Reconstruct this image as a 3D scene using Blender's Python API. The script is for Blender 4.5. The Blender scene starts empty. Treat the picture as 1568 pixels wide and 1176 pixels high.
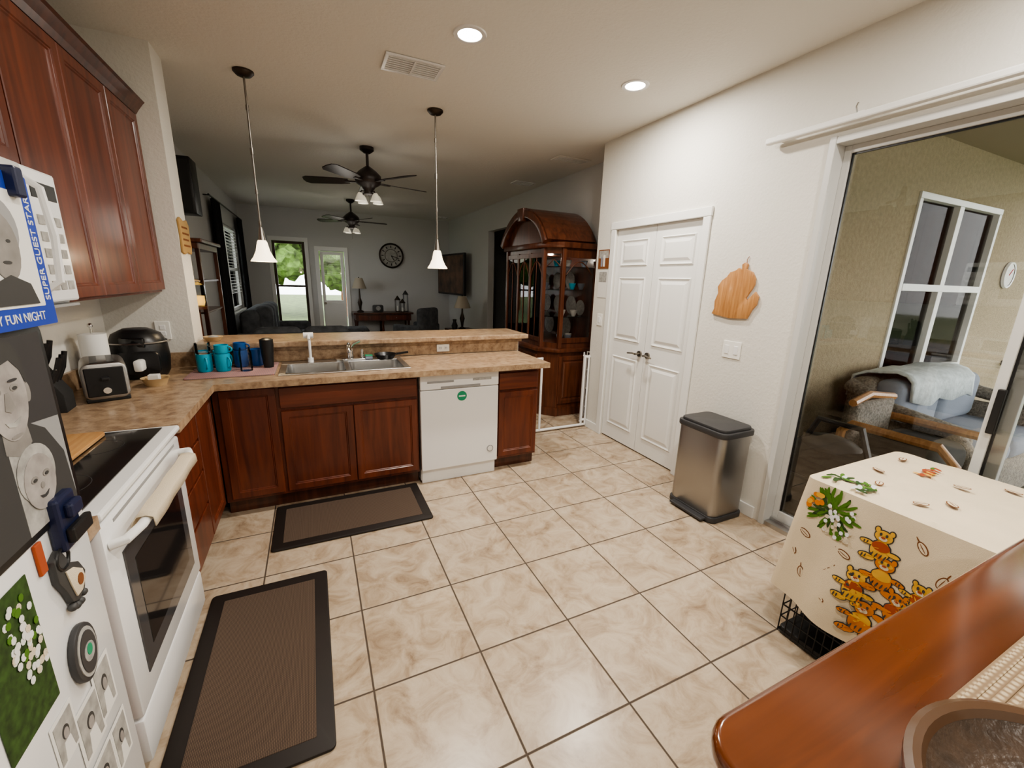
import bpy, bmesh, math, random
from mathutils import Vector, Matrix
random.seed(7)
S=bpy.context.scene
pi=math.pi; sin=math.sin; cos=math.cos
# ---------------------------------------------------------------- materials
M={}
def newmat(n):
    m=bpy.data.materials.new(n); m.use_nodes=True; M[n]=m
    nt=m.node_tree; return m,nt,nt.nodes['Principled BSDF']
def sset(b,k,v):
    if k in b.inputs: b.inputs[k].default_value=v
def mat(n,c,r=.5,metal=0,em=0,emc=None,bump=0,bs=200,var=0,vs=8,coat=0,trans=0,sheen=0,stretch=(1,1,1)):
    m,nt,b=newmat(n)
    sset(b,'Base Color',(*c,1)); sset(b,'Roughness',r); sset(b,'Metallic',metal)
    if coat: sset(b,'Coat Weight',coat); sset(b,'Coat Roughness',.1)
    if trans: sset(b,'Transmission Weight',trans)
    if em: sset(b,'Emission Color',(*(emc or c),1)); sset(b,'Emission Strength',em)
    geo=nt.nodes.new('ShaderNodeNewGeometry')
    mp=nt.nodes.new('ShaderNodeMapping'); mp.inputs['Scale'].default_value=stretch
    nt.links.new(geo.outputs['Position'],mp.inputs['Vector'])
    if var:
        nz=nt.nodes.new('ShaderNodeTexNoise'); nz.inputs['Scale'].default_value=vs; nz.inputs['Detail'].default_value=4
        nt.links.new(mp.outputs[0],nz.inputs['Vector'])
        cr=nt.nodes.new('ShaderNodeValToRGB')
        cr.color_ramp.elements[0].position=.3; cr.color_ramp.elements[1].position=.7
        cr.color_ramp.elements[0].color=(*[max(0,x*(1-var)) for x in c],1)
        cr.color_ramp.elements[1].color=(*[min(1,x*(1+var)) for x in c],1)
        nt.links.new(nz.outputs['Fac'],cr.inputs['Fac']); nt.links.new(cr.outputs['Color'],b.inputs['Base Color'])
    if bump:
        n2=nt.nodes.new('ShaderNodeTexNoise'); n2.inputs['Scale'].default_value=bs; n2.inputs['Detail'].default_value=3
        nt.links.new(mp.outputs[0],n2.inputs['Vector'])
        bp=nt.nodes.new('ShaderNodeBump'); bp.inputs['Strength'].default_value=bump; bp.inputs['Distance'].default_value=.01
        nt.links.new(n2.outputs['Fac'],bp.inputs['Height']); nt.links.new(bp.outputs['Normal'],b.inputs['Normal'])
    return m
def wood(n,c1,c2,r=.35,axis='z',coat=.3,scale=1.0):
    m,nt,b=newmat(n); sset(b,'Roughness',r); sset(b,'Coat Weight',coat); sset(b,'Coat Roughness',.15)
    geo=nt.nodes.new('ShaderNodeNewGeometry'); mp=nt.nodes.new('ShaderNodeMapping')
    s={'z':(14,14,1.2),'x':(1.2,14,14),'y':(14,1.2,14)}[axis]; mp.inputs['Scale'].default_value=tuple(x*scale for x in s)
    nt.links.new(geo.outputs['Position'],mp.inputs['Vector'])
    nz=nt.nodes.new('ShaderNodeTexNoise'); nz.inputs['Scale'].default_value=1.6; nz.inputs['Detail'].default_value=6; nz.inputs['Distortion'].default_value=.6
    nt.links.new(mp.outputs[0],nz.inputs['Vector'])
    cr=nt.nodes.new('ShaderNodeValToRGB'); cr.color_ramp.elements[0].position=.3; cr.color_ramp.elements[1].position=.72
    cr.color_ramp.elements[0].color=(*c1,1); cr.color_ramp.elements[1].color=(*c2,1)
    nt.links.new(nz.outputs['Fac'],cr.inputs['Fac']); nt.links.new(cr.outputs['Color'],b.inputs['Base Color'])
    return m
def thinglass(n,tint=(1,1,1),rough=.02,ior=1.45):
    m=bpy.data.materials.new(n); m.use_nodes=True; M[n]=m; nt=m.node_tree
    for x in list(nt.nodes): nt.nodes.remove(x)
    o=nt.nodes.new('ShaderNodeOutputMaterial'); t=nt.nodes.new('ShaderNodeBsdfTransparent'); g=nt.nodes.new('ShaderNodeBsdfGlossy')
    f=nt.nodes.new('ShaderNodeFresnel'); f.inputs['IOR'].default_value=ior; mx=nt.nodes.new('ShaderNodeMixShader')
    t.inputs['Color'].default_value=(*tint,1); g.inputs['Roughness'].default_value=rough
    nt.links.new(f.outputs[0],mx.inputs[0]); nt.links.new(t.outputs[0],mx.inputs[1]); nt.links.new(g.outputs[0],mx.inputs[2]); nt.links.new(mx.outputs[0],o.inputs['Surface'])
    return m
mat('wall',(.70,.68,.63),.85,bump=.22,bs=60)
mat('ceilm',(.74,.72,.67),.9,bump=.3,bs=50)
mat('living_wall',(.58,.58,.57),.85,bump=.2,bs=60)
mat('trimw',(.80,.80,.78),.4)
mat('alu',(.60,.60,.585),.35)
mat('white',(.82,.82,.82),.25,coat=.3)
mat('whitematte',(.8,.8,.78),.6)
mat('stucco',(.36,.295,.195),.95,bump=1,bs=90,var=.14,vs=30)
mat('lanai_ceil',(.30,.25,.17),.9)
mat('concrete',(.26,.245,.22),.9,var=.2,vs=3)
mat('black',(.012,.012,.013),.35)
mat('blackgloss',(.01,.01,.011),.06,coat=.5)
mat('blackmatte',(.02,.02,.02),.8)
mat('darkgrey',(.045,.045,.048),.45)
mat('shutter',(.085,.085,.08),.6)
mat('grey',(.3,.3,.3),.5)
mat('steel',(.55,.55,.55),.28,metal=1,bump=.05,bs=300,stretch=(1,1,.05))
mat('steelbr',(.40,.39,.38),.36,metal=1,bump=.03,bs=250,stretch=(1,1,.04))
mat('chrome',(.75,.75,.75),.1,metal=1)
mat('nickel',(.28,.26,.23),.3,metal=1)
mat('bronze',(.06,.045,.035),.4,metal=.7)
mat('fandark',(.022,.014,.012),.4)
mat('ovenglass',(.07,.072,.078),.12,coat=.6)
mat('blue',(.015,.05,.36),.5); mat('navy',(.01,.015,.05),.35); mat('teal',(.01,.36,.52),.3); mat('blue2',(.015,.09,.30),.3)
mat('green',(.02,.28,.14),.5); mat('leaf',(.07,.17,.015),.6); mat('darkleaf',(.028,.065,.012),.6,var=.5,vs=60); mat('red',(.5,.02,.02),.4); mat('orange',(.62,.20,.02),.7)
mat('yellow',(.72,.40,.05),.6); mat('signtan',(.46,.29,.11),.7); mat('cream',(.66,.57,.43),.8,bump=.3,bs=400); mat('printbrown',(.20,.07,.02),.8); mat('rust',(.36,.07,.02),.8)
mat('cloth',(.74,.63,.46),.9,bump=.3,bs=500,var=.05,vs=5)
mat('skin',(.24,.225,.21),.5,var=.15,vs=30); mat('skin2',(.33,.305,.29),.5,var=.25,vs=26); mat('hair',(.05,.05,.05),.5); mat('paper',(.74,.73,.70),.6); mat('paperg',(.36,.35,.33),.6,var=.25,vs=40)
mat('couch',(.085,.09,.10),.9,bump=.4,bs=150,var=.35,vs=10)
mat('curtain',(.008,.008,.01),.9)
mat('matborder',(.016,.011,.009),.6)
mat('wickerg',(.26,.235,.20),.8,bump=1,bs=120,var=.45,vs=60)
mat('wickerb',(.045,.026,.015),.4,bump=.25,bs=90,var=.3,vs=40); mat('leather',(.085,.042,.02),.3,coat=.3)
mat('cushion',(.25,.28,.34),.9,bump=.2,bs=100)
mat('blanket',(.62,.68,.70),.95,bump=.5,bs=60,var=.15,vs=25)
mat('grass',(.10,.14,.045),.95,var=.4,vs=4)
mat('foliage',(.085,.15,.028),.9,var=.75,vs=5,bump=1,bs=8)
mat('road',(.25,.25,.26),.9)
mat('shade',(.95,.88,.75),.4,em=2.4,emc=(1,.82,.56))
mat('lampon',(1,1,1),.4,em=30,emc=(1,.95,.86))
mat('fanshade',(.7,.68,.60),.3,em=.25,emc=(1,.9,.7))
mat('lampshade',(.45,.40,.32),.8)
mat('amberglow',(.8,.5,.12),.3,em=.8,emc=(1,.6,.15))  # emission puts the jar's warm glow into the material, no lamp inside
mat('switch',(.85,.84,.80),.4)
mat('tan',(.50,.36,.2),.7)
mat('clockface',(.42,.41,.38),.7,var=.2,vs=12)
mat('tvpic',(.12,.065,.04),.3,var=.8,vs=4)
wood('cherry',(.080,.017,.008),(.185,.044,.018),.38)
wood('cherryx',(.080,.017,.008),(.185,.044,.018),.38,'x')
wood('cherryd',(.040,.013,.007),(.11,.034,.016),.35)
wood('chinawood',(.060,.019,.009),(.15,.048,.022),.32)
wood('tablewood',(.075,.019,.005),(.16,.044,.011),.16,'x',coat=.7,scale=.7)
wood('boardw',(.38,.17,.055),(.58,.30,.115),.45,'z',scale=2.5)
wood('boardwx',(.42,.20,.07),(.62,.36,.15),.4,'y',scale=2)
thinglass('glass'); thinglass('glassdoor',(.93,.925,.90),.01,1.6); thinglass('glassdark',(.45,.46,.45),.05,1.12)
thinglass('clearplastic',(.9,.93,.95),.05,1.4)
def tile_mat():
    m,nt,b=newmat('tile'); L=nt.links.new; N=nt.nodes.new
    geo=N('ShaderNodeNewGeometry'); mp=N('ShaderNodeMapping'); mp.vector_type='POINT'
    s=1/.437; mp.inputs['Scale'].default_value=(s,s,1); mp.inputs['Location'].default_value=(-.095*s+10,-.918*s+10,0)
    L(geo.outputs['Position'],mp.inputs['Vector'])
    sx=N('ShaderNodeSeparateXYZ'); L(mp.outputs[0],sx.inputs[0])
    def mth(op,a,bb=None):
        x=N('ShaderNodeMath'); x.operation=op
        if isinstance(a,(int,float)): x.inputs[0].default_value=a
        else: L(a,x.inputs[0])
        if bb is not None:
            if isinstance(bb,(int,float)): x.inputs[1].default_value=bb
            else: L(bb,x.inputs[1])
        return x.outputs[0]
    def edge(o):
        f=mth('FRACT',o); g=mth('SUBTRACT',1,f); return mth('MINIMUM',f,g)
    e=mth('MINIMUM',edge(sx.outputs[0]),edge(sx.outputs[1]))
    rmp=N('ShaderNodeMapRange'); rmp.inputs[1].default_value=.006; rmp.inputs[2].default_value=.011; L(e,rmp.inputs[0])
    fx=mth('FLOOR',sx.outputs[0]); fy=mth('FLOOR',sx.outputs[1])
    cb=N('ShaderNodeCombineXYZ'); L(fx,cb.inputs[0]); L(fy,cb.inputs[1])
    wn=N('ShaderNodeTexWhiteNoise'); L(cb.outputs[0],wn.inputs['Vector'])
    va=N('ShaderNodeVectorMath'); va.operation='MULTIPLY_ADD'; L(wn.outputs['Color'],va.inputs[0]); va.inputs[1].default_value=(9,9,9); L(geo.outputs['Position'],va.inputs[2])
    n1=N('ShaderNodeTexNoise'); n1.inputs['Scale'].default_value=7; n1.inputs['Detail'].default_value=9; n1.inputs['Roughness'].default_value=.68; n1.inputs['Distortion'].default_value=.9
    L(va.outputs[0],n1.inputs['Vector'])
    cr=N('ShaderNodeValToRGB'); E=cr.color_ramp.elements
    E[0].position=.30; E[0].color=(.26,.18,.118,1); E[1].position=.72; E[1].color=(.585,.495,.385,1)
    e2=E.new(.42); e2.color=(.40,.305,.213,1); e3=E.new(.53); e3.color=(.49,.392,.288,1)
    L(n1.outputs['Fac'],cr.inputs['Fac'])
    mx=N('ShaderNodeMix'); mx.data_type='RGBA'; mx.inputs['A'].default_value=(.085,.062,.045,1)
    L(rmp.outputs[0],mx.inputs['Factor']); L(cr.outputs[0],mx.inputs['B']); L(mx.outputs['Result'],b.inputs['Base Color'])
    mr=N('ShaderNodeMapRange'); mr.inputs[3].default_value=.85; mr.inputs[4].default_value=.27; L(rmp.outputs[0],mr.inputs[0]); L(mr.outputs[0],b.inputs['Roughness'])
    bp=N('ShaderNodeBump'); bp.inputs['Strength'].default_value=.5; bp.inputs['Distance'].default_value=.004; L(rmp.outputs[0],bp.inputs['Height']); L(bp.outputs[0],b.inputs['Normal'])
tile_mat()
def laminate(n):
    m,nt,b=newmat(n); L=nt.links.new; N=nt.nodes.new; sset(b,'Roughness',.28)
    geo=N('ShaderNodeNewGeometry'); n1=N('ShaderNodeTexNoise'); n1.inputs['Scale'].default_value=20; n1.inputs['Detail'].default_value=10; n1.inputs['Roughness'].default_value=.72
    L(geo.outputs['Position'],n1.inputs['Vector']); cr=N('ShaderNodeValToRGB'); E=cr.color_ramp.elements
    E[0].position=.33; E[0].color=(.19,.115,.07,1); E[1].position=.68; E[1].color=(.50,.37,.245,1); e=E.new(.5); e.color=(.36,.25,.16,1)
    L(n1.outputs['Fac'],cr.inputs['Fac']); L(cr.outputs[0],b.inputs['Base Color'])
laminate('laminate')
def weave(n,c1,c2,sc):
    m,nt,b=newmat(n); L=nt.links.new; N=nt.nodes.new; sset(b,'Roughness',.95)
    geo=N('ShaderNodeNewGeometry'); w=N('ShaderNodeTexWave'); w.bands_direction='X'; w.inputs['Scale'].default_value=sc; w.inputs['Distortion'].default_value=.3
    w2=N('ShaderNodeTexWave'); w2.bands_direction='Y'; w2.inputs['Scale'].default_value=sc*1.1
    L(geo.outputs['Position'],w.inputs['Vector']); L(geo.outputs['Position'],w2.inputs['Vector'])
    a=N('ShaderNodeMath'); a.operation='MULTIPLY'; L(w.outputs['Fac'],a.inputs[0]); L(w2.outputs['Fac'],a.inputs[1])
    cr=N('ShaderNodeValToRGB'); cr.color_ramp.elements[0].color=(*c1,1); cr.color_ramp.elements[1].color=(*c2,1); cr.color_ramp.elements[1].position=.6
    L(a.outputs[0],cr.inputs['Fac']); L(cr.outputs[0],b.inputs['Base Color'])
weave('matweave',(.050,.033,.024),(.160,.110,.078),60)
weave('placemat',(.22,.15,.09),(.46,.37,.25),22)
weave('dryweave',(.25,.20,.20),(.5,.2,.18),30)
# ---------------------------------------------------------------- builders
CUR=None; OFF=Vector((0,0,0))
def grp(n,loc=(0,0,0),rot=0,world=True):
    global CUR,OFF
    e=bpy.data.objects.new(n,None); S.collection.objects.link(e); e.empty_display_size=.1
    e.location=loc; e.rotation_euler=(0,0,rot); CUR=e; OFF=Vector(loc) if world else Vector((0,0,0)); return e
def top():
    global CUR,OFF
    CUR=None; OFF=Vector((0,0,0))
def fin(n,bm,m,smooth=False):
    me=bpy.data.meshes.new(n)
    bmesh.ops.recalc_face_normals(bm,faces=bm.faces)
    if OFF.length: bmesh.ops.translate(bm,verts=bm.verts,vec=-OFF)
    bm.to_mesh(me); bm.free()
    me.materials.append(M[m] if isinstance(m,str) else m)
    if smooth:
        for p in me.polygons: p.use_smooth=True
        try: me.set_sharp_from_angle(angle=math.radians(40))
        except Exception: pass
    o=bpy.data.objects.new(n,me); S.collection.objects.link(o)
    if CUR: o.parent=CUR
    return o
def box(n,x0,x1,y0,y1,z0,z1,m,b=.003,seg=2,mtx=None):
    bm=bmesh.new(); bmesh.ops.create_cube(bm,size=1)
    for v in bm.verts: v.co=Vector(((x0+x1)/2+v.co.x*(x1-x0),(y0+y1)/2+v.co.y*(y1-y0),(z0+z1)/2+v.co.z*(z1-z0)))
    if b:
        b=min(b,.49*min(abs(x1-x0),abs(y1-y0),abs(z1-z0)))
        bmesh.ops.bevel(bm,geom=bm.edges[:],offset=b,segments=seg,affect='EDGES',profile=.5)
    if mtx: bmesh.ops.transform(bm,matrix=mtx,verts=bm.verts)
    return fin(n,bm,m,smooth=b>.008)
def frame_of(d):
    d=d.normalized(); a=Vector((0,0,1)) if abs(d.z)<.9 else Vector((1,0,0))
    u=d.cross(a).normalized(); return u,d.cross(u).normalized()
def cyl(n,p0,p1,r0,m,r1=None,seg=24,cap=True):
    p0=Vector(p0);p1=Vector(p1); r1=r0 if r1 is None else r1; u,w=frame_of(p1-p0); bm=bmesh.new()
    A=[bm.verts.new(p0+(u*cos(2*pi*i/seg)+w*sin(2*pi*i/seg))*r0) for i in range(seg)]
    B=[bm.verts.new(p1+(u*cos(2*pi*i/seg)+w*sin(2*pi*i/seg))*r1) for i in range(seg)]
    for i in range(seg): bm.faces.new((A[i],A[(i+1)%seg],B[(i+1)%seg],B[i]))
    if cap: bm.faces.new(A); bm.faces.new(B)
    return fin(n,bm,m,True)
def lathe(n,prof,m,c=(0,0,0),seg=32,axis='z',sx=1,sy=1):
    bm=bmesh.new(); R=[]
    for r,z in prof:
        ring=[]
        for i in range(seg):
            a=2*pi*i/seg; x,y=r*cos(a)*sx,r*sin(a)*sy
            p={'z':(x,y,z),'x':(z,x,y),'y':(x,z,y)}[axis]
            ring.append(bm.verts.new(Vector(c)+Vector(p)))
        R.append(ring)
    for a,b in zip(R,R[1:]):
        for i in range(seg): bm.faces.new((a[i],a[(i+1)%seg],b[(i+1)%seg],b[i]))
    bmesh.ops.remove_doubles(bm,verts=bm.verts,dist=1e-5)
    return fin(n,bm,m,True)
def tube(n,pts,r,m,seg=8,closed=False):
    pts=[Vector(p) for p in pts]; bm=bmesh.new(); R=[]; N=len(pts); u=None
    for i,p in enumerate(pts):
        if closed: d=pts[(i+1)%N]-pts[i-1]
        else: d=pts[min(i+1,N-1)]-pts[max(i-1,0)]
        d.normalize()
        if u is None: u,_=frame_of(d)
        u=(u-d*u.dot(d)).normalized(); w=d.cross(u); rr=r[i] if isinstance(r,(list,tuple)) else r
        R.append([bm.verts.new(p+(u*cos(2*pi*k/seg)+w*sin(2*pi*k/seg))*rr) for k in range(seg)])
    rng=range(N) if closed else range(N-1)
    for i in rng:
        a,b=R[i],R[(i+1)%N]
        for k in range(seg): bm.faces.new((a[k],a[(k+1)%seg],b[(k+1)%seg],b[k]))
    if not closed: bm.faces.new(R[0]); bm.faces.new(R[-1])
    return fin(n,bm,m,True)
def prism(n,pts,axis,a0,a1,m,b=0,seg=2,smooth=False):
    bm=bmesh.new()
    f={'x':lambda p,a:(a,p[0],p[1]),'y':lambda p,a:(p[0],a,p[1]),'z':lambda p,a:(p[0],p[1],a)}[axis]
    A=[bm.verts.new(f(p,a0)) for p in pts]; B=[bm.verts.new(f(p,a1)) for p in pts]; k=len(pts)
    bm.faces.new(A); bm.faces.new(B)
    for i in range(k): bm.faces.new((A[i],A[(i+1)%k],B[(i+1)%k],B[i]))
    if b:
        bmesh.ops.recalc_face_normals(bm,faces=bm.faces)
        ed=[e for e in bm.edges if len(e.link_faces)==2 and e.calc_face_angle(0)>1.0]
        bmesh.ops.bevel(bm,geom=ed,offset=b,segments=seg,affect='EDGES',profile=.5)
    return fin(n,bm,m,smooth or b>0)
def rrect(x0,x1,y0,y1,r,k=6):
    P=[]
    for cx,cy,a0 in((x1-r,y1-r,0),(x0+r,y1-r,pi/2),(x0+r,y0+r,pi),(x1-r,y0+r,1.5*pi)):
        for i in range(k+1):
            a=a0+pi/2*i/k; P.append((cx+r*cos(a),cy+r*sin(a)))
    return P
def ell(cx,cy,rx,ry,k=20,rot=0):
    return [(cx+rx*cos(2*pi*i/k)*cos(rot)-ry*sin(2*pi*i/k)*sin(rot),cy+rx*cos(2*pi*i/k)*sin(rot)+ry*sin(2*pi*i/k)*cos(rot)) for i in range(k)]
def door(n,w,h,m,place,face,t=.02,st=.055,raised=False,mould=True):
    bm=bmesh.new(); bmesh.ops.create_cube(bm,size=1)
    for v in bm.verts: v.co=Vector(((v.co.x+.5)*w,(v.co.y+.5)*t,(v.co.z+.5)*h))
    bm.faces.ensure_lookup_table(); f=[f for f in bm.faces if f.normal.y<-.9][0]
    bmesh.ops.inset_region(bm,faces=[f],thickness=.004,depth=.003)
    if mould:
        bmesh.ops.inset_region(bm,faces=[f],thickness=st,depth=0)
        bmesh.ops.inset_region(bm,faces=[f],thickness=.005,depth=-.005)
        bmesh.ops.inset_region(bm,faces=[f],thickness=.007,depth=0)
        bmesh.ops.inset_region(bm,faces=[f],thickness=.006,depth=-.005)
    if raised:
        bmesh.ops.inset_region(bm,faces=[f],thickness=.012,depth=0)
        bmesh.ops.inset_region(bm,faces=[f],thickness=.02,depth=.008)
    rz={'-y':0,'+x':pi/2,'-x':-pi/2}[face]
    bmesh.ops.transform(bm,matrix=Matrix.Translation(place)@Matrix.Rotation(rz,4,'Z'),verts=bm.verts)
    return fin(n,bm,m)
def sphere(n,c,r,m,seg=20,s=(1,1,1)):
    bm=bmesh.new(); bmesh.ops.create_uvsphere(bm,u_segments=seg,v_segments=seg//2,radius=r)
    for v in bm.verts: v.co=Vector((v.co.x*s[0]+c[0],v.co.y*s[1]+c[1],v.co.z*s[2]+c[2]))
    return fin(n,bm,m,True)
def light(n,kind,loc,power,color=(1,.9,.78),size=.1,rot=(0,0,0)):
    l=bpy.data.lights.new(n,kind); l.energy=power; l.color=color
    if kind=='AREA': l.shape='DISK'; l.size=size
    else: l.shadow_soft_size=size
    o=bpy.data.objects.new(n,l); S.collection.objects.link(o); o.location=Vector(loc)-OFF; o.rotation_euler=rot
    if CUR: o.parent=CUR
    return o
CH=2.83; RX=2.627; LX=-1.2; FY=10.0; LRX=3.0
# ---------------------------------------------------------------- shell
top()
box('floor',LX-.12,LRX+1.6,-1.9,FY+.12,-.1,0,'tile',0)
box('ceiling',LX-.12,2.75,-1.92,FY+.12,CH,CH+.12,'ceilm',0)
box('ceiling_living',2.75,LRX+1.6,2.0,FY+.12,CH,CH+.12,'ceilm',0)
def wall_parts(n,m,parts):
    grp(n)
    for i,p in enumerate(parts): box('section_%d'%(i+1),*p,m,0)
    top()
wall_parts('wall_left','wall',[(LX-.12,LX,-1.9,3.6,0,CH)])
wall_parts('wall_living_left','living_wall',[(LX-.12,LX,3.6,7.6,0,CH),(LX-.12,LX,9.5,FY,0,CH),(LX-.12,LX,7.6,9.5,0,.9),(LX-.12,LX,7.6,9.5,2.3,CH)])
wall_parts('wall_back','wall',[(LX-.12,2.75,-2.0,-1.9,0,CH)])
wall_parts('wall_right','wall',[(RX,2.75,1.55,2.33,0,CH),(RX,2.75,3.34,3.62,0,CH),(RX,2.75,2.33,3.34,2.04,CH),(RX,2.75,-.35,1.55,2.32,CH),(RX,2.75,-1.9,-.35,0,CH)])
wall_parts('wall_pantry','wall',[(2.75,LRX+.1,3.50,3.62,0,CH)])
wall_parts('wall_pantry_back','wall',[(2.9,3.0,2.0,3.5,0,CH)])
wall_parts('wall_living_right','living_wall',[(LRX,LRX+.12,3.62,6.2,0,CH),(LRX,LRX+.12,7.5,FY,0,CH),(LRX,LRX+.12,6.2,7.5,2.4,CH)])
wall_parts('wall_hall','living_wall',[(4.5,4.6,3.6,FY,0,CH),(3.12,4.5,3.5,3.6,0,CH)])
wall_parts('wall_far','living_wall',[(LX-.12,-.68,FY,FY+.12,0,CH),(-.68,-.07,FY,FY+.12,2.2,CH),(-.07,.18,FY,FY+.12,0,CH),(.18,.68,FY,FY+.12,2.03,CH),(.68,4.6,FY,FY+.12,0,CH)])
wall_parts('wall_wing','wall',[(LX,-.75,3.46,3.70,0,CH)])
grp('baseboard_right'); box('run_a',RX-.014,RX,1.60,2.27,0,.085,'trimw'); box('run_b',RX-.014,RX,3.40,3.62,0,.085,'trimw'); top()
grp('baseboard_living'); box('run_a',LRX-.014,LRX,3.64,6.2,0,.085,'trimw'); box('run_b',LRX-.014,LRX,7.5,FY,0,.085,'trimw'); top()
grp('bar_counter',(0,3.5,0))
box('half_wall',-.748,1.70,3.465,3.62,0,1.03,'wall',0)
box('backsplash_panel',-.748,1.69,3.452,3.464,.915,1.03,'laminate',0)
box('bar_top',-.748,1.76,3.38,3.86,1.03,1.07,'laminate',.006)
box('bar_trim',-.748,1.72,3.435,3.4515,1.00,1.03,'laminate',.004)
top()
# pantry door
grp('door_1',(RX,2.83,0))
for i,(y1) in enumerate((3.335,2.832)):
    w=.498
    box('slab_%d'%i,RX+.02,RX+.05,y1-w,y1,.012,2.03,'trimw',.002)
    for k,(z0,z1) in enumerate(((.16,.86),(1.02,1.60),(1.70,1.93))):
        bm=bmesh.new(); a,b_=y1-.425,y1-.073
        def ring(x,d): return [bm.verts.new((x,yy,zz)) for yy,zz in((a+d,z0+d),(b_-d,z0+d),(b_-d,z1-d),(a+d,z1-d))]
        R=[ring(RX+.0199,0),ring(RX+.010,.008),ring(RX+.0175,.022),ring(RX+.0175,.032),ring(RX+.009,.055)]
        for p,q in zip(R,R[1:]):
            for j in range(4): bm.faces.new((p[j],p[(j+1)%4],q[(j+1)%4],q[j]))
        bm.faces.new(R[-1]); fin('panel_%d_%d'%(i,k),bm,'trimw')
for y,s in((2.885,1),(2.785,-1)):
    cyl('rosette',(RX+.02,y,.93),(RX+.005,y,.93),.027,'nickel'); cyl('stem',(RX+.01,y,.93),(RX-.04,y,.93),.009,'nickel')
    tube('lever',[(RX-.04,y,.93),(RX-.045,y+.03*s,.935),(RX-.04,y+.10*s,.925)],.008,'nickel')
box('casing_left',RX-.018,RX-.001,3.33,3.395,0,2.03,'trimw',.004); box('casing_right',RX-.018,RX-.001,2.275,2.34,0,2.03,'trimw',.004)
box('casing_head',RX-.020,RX-.001,2.27,3.40,2.03,2.095,'trimw',.004)
box('stop_head',RX-.001,RX+.02,2.33,3.34,2.031,2.04,'trimw',0)
for z in(.3,1.05,1.8): cyl('hinge',(RX-.0,2.338,z),(RX-.0,2.338,z+.09),.006,'nickel')
top()
# sliding door
grp('door_2',(RX,.6,0))
box('jamb_far',RX-.015,RX+.12,1.525,1.56,0,2.345,'alu',.003)
box('jamb_near',RX-.015,RX+.12,-.38,-.345,0,2.345,'alu',.003)
box('head',RX-.013,RX+.118,-.345,1.525,2.305,2.34,'alu',.003)
box('sill',RX,RX+.12,-.345,1.525,0,.03,'steel',.003); box('sill_track',RX+.055,RX+.062,-.345,1.525,.03,.045,'steel',.001)
def sash(n,x,y0,y1,z0,z1,w=.05,wr=.035):
    box(n+'_stile_a',x,x+.035,y0,y0+w,z0,z1,'alu',.003); box(n+'_stile_b',x,x+.035,y1-wr,y1,z0,z1,'alu',.003)
    box(n+'_rail_top',x+.001,x+.034,y0+w,y1-wr,z1-.04,z1,'alu',.003); box(n+'_rail_bottom',x+.001,x+.034,y0+w,y1-wr,z0,z0+.07,'alu',.003)
    box(n+'_gasket_r',x+.012,x+.024,y1-wr-.008,y1-wr,z0+.07,z1-.04,'black',0); box(n+'_gasket_l',x+.012,x+.024,y0+w,y0+w+.008,z0+.07,z1-.04,'black',0); box(n+'_gasket_t',x+.012,x+.024,y0+w,y1-wr,z1-.048,z1-.04,'black',0)
    box(n+'_glass',x+.016,x+.02,y0+w-.01,y1-wr+.01,z0+.06,z1-.03,'glassdoor',0)
sash('fixed',RX+.075,.62,1.525,.03,2.305); sash('slider',RX+.03,-.345,.70,.03,2.305)
box('pull_handle',RX+.005,RX+.03,.655,.68,.95,1.15,'black',.004)
top()
grp('curtain_rod',(RX,.8,2.43)); box('rail',RX-.075,RX-.035,-.6,1.90,2.38,2.415,'trimw',.008)
for y in(1.82,1.4,.6,-.3): box('bracket',RX-.05,RX-.001,y,y+.03,2.395,2.425,'trimw',.003)
tube('hook',[(RX-.03,1.44,2.42),(RX-.05,1.44,2.45),(RX-.04,1.44,2.47)],.004,'steel'); top()
# ---------------------------------------------------------------- base cabinets
grp('base_cabinets',(0,2.95,0))
box('carcass_peninsula',-.60,.64,2.95,3.445,.10,.71,'cherry',.002)
box('face_frame_top',-.60,.64,2.95,2.968,.71,.87,'cherry',0); box('carcass_corner_top',-.60,-.25,2.968,3.445,.71,.87,'cherry',0)
box('carcass_end',1.27,1.64,2.95,3.445,.10,.87,'cherry',.002)
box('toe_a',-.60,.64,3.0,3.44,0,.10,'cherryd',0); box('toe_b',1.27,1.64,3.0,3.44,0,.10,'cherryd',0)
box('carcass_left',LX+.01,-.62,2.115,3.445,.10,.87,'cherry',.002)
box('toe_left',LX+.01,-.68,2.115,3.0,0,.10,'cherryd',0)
Yf=2.93
door('sink_door_a',.435,.56,'cherry',(-.245,Yf,.125),'-y'); door('sink_door_b',.435,.56,'cherry',(.195,Yf,.125),'-y')
door('false_drawer',.875,.135,'cherryx',(-.245,Yf,.705),'-y',mould=False)
door('corner_door',.30,.72,'cherry',(-.565,Yf,.125),'-y')
door('end_door',.345,.55,'cherry',(1.283,Yf,.125),'-y'); door('end_drawer',.345,.135,'cherryx',(1.283,Yf,.695),'-y',mould=False)
for i,(z0,z1) in enumerate(((.125,.33),(.345,.52),(.535,.69),(.705,.845))):
    door('left_drawer_%d'%i,.40,z1-z0,'cherry',(-.60,2.125,z0),'+x',mould=False)
door('left_door',.36,.72,'cherry',(-.60,2.54,.125),'+x')
top()
grp('countertop',(0,3,.9)); z0,z1=.872,.912; LW=LX+.002
box('left_run',LW,-.56,2.112,3.455,z0,z1,'laminate',0); box('strip_a',-.56,-.225,2.83,3.45,z0,z1,'laminate',0)
box('strip_front',-.225,.585,2.83,2.965,z0,z1,'laminate',0); box('strip_back',-.225,.585,3.39,3.45,z0,z1,'laminate',0)
box('strip_b',.585,1.68,2.83,3.45,z0,z1,'laminate',0)
box('splash_left',LW,LX+.02,2.112,3.455,z1,z1+.10,'laminate',0); box('splash_wing',LX+.02,-.76,3.44,3.455,z1,z1+.10,'laminate',0)
top()
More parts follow.
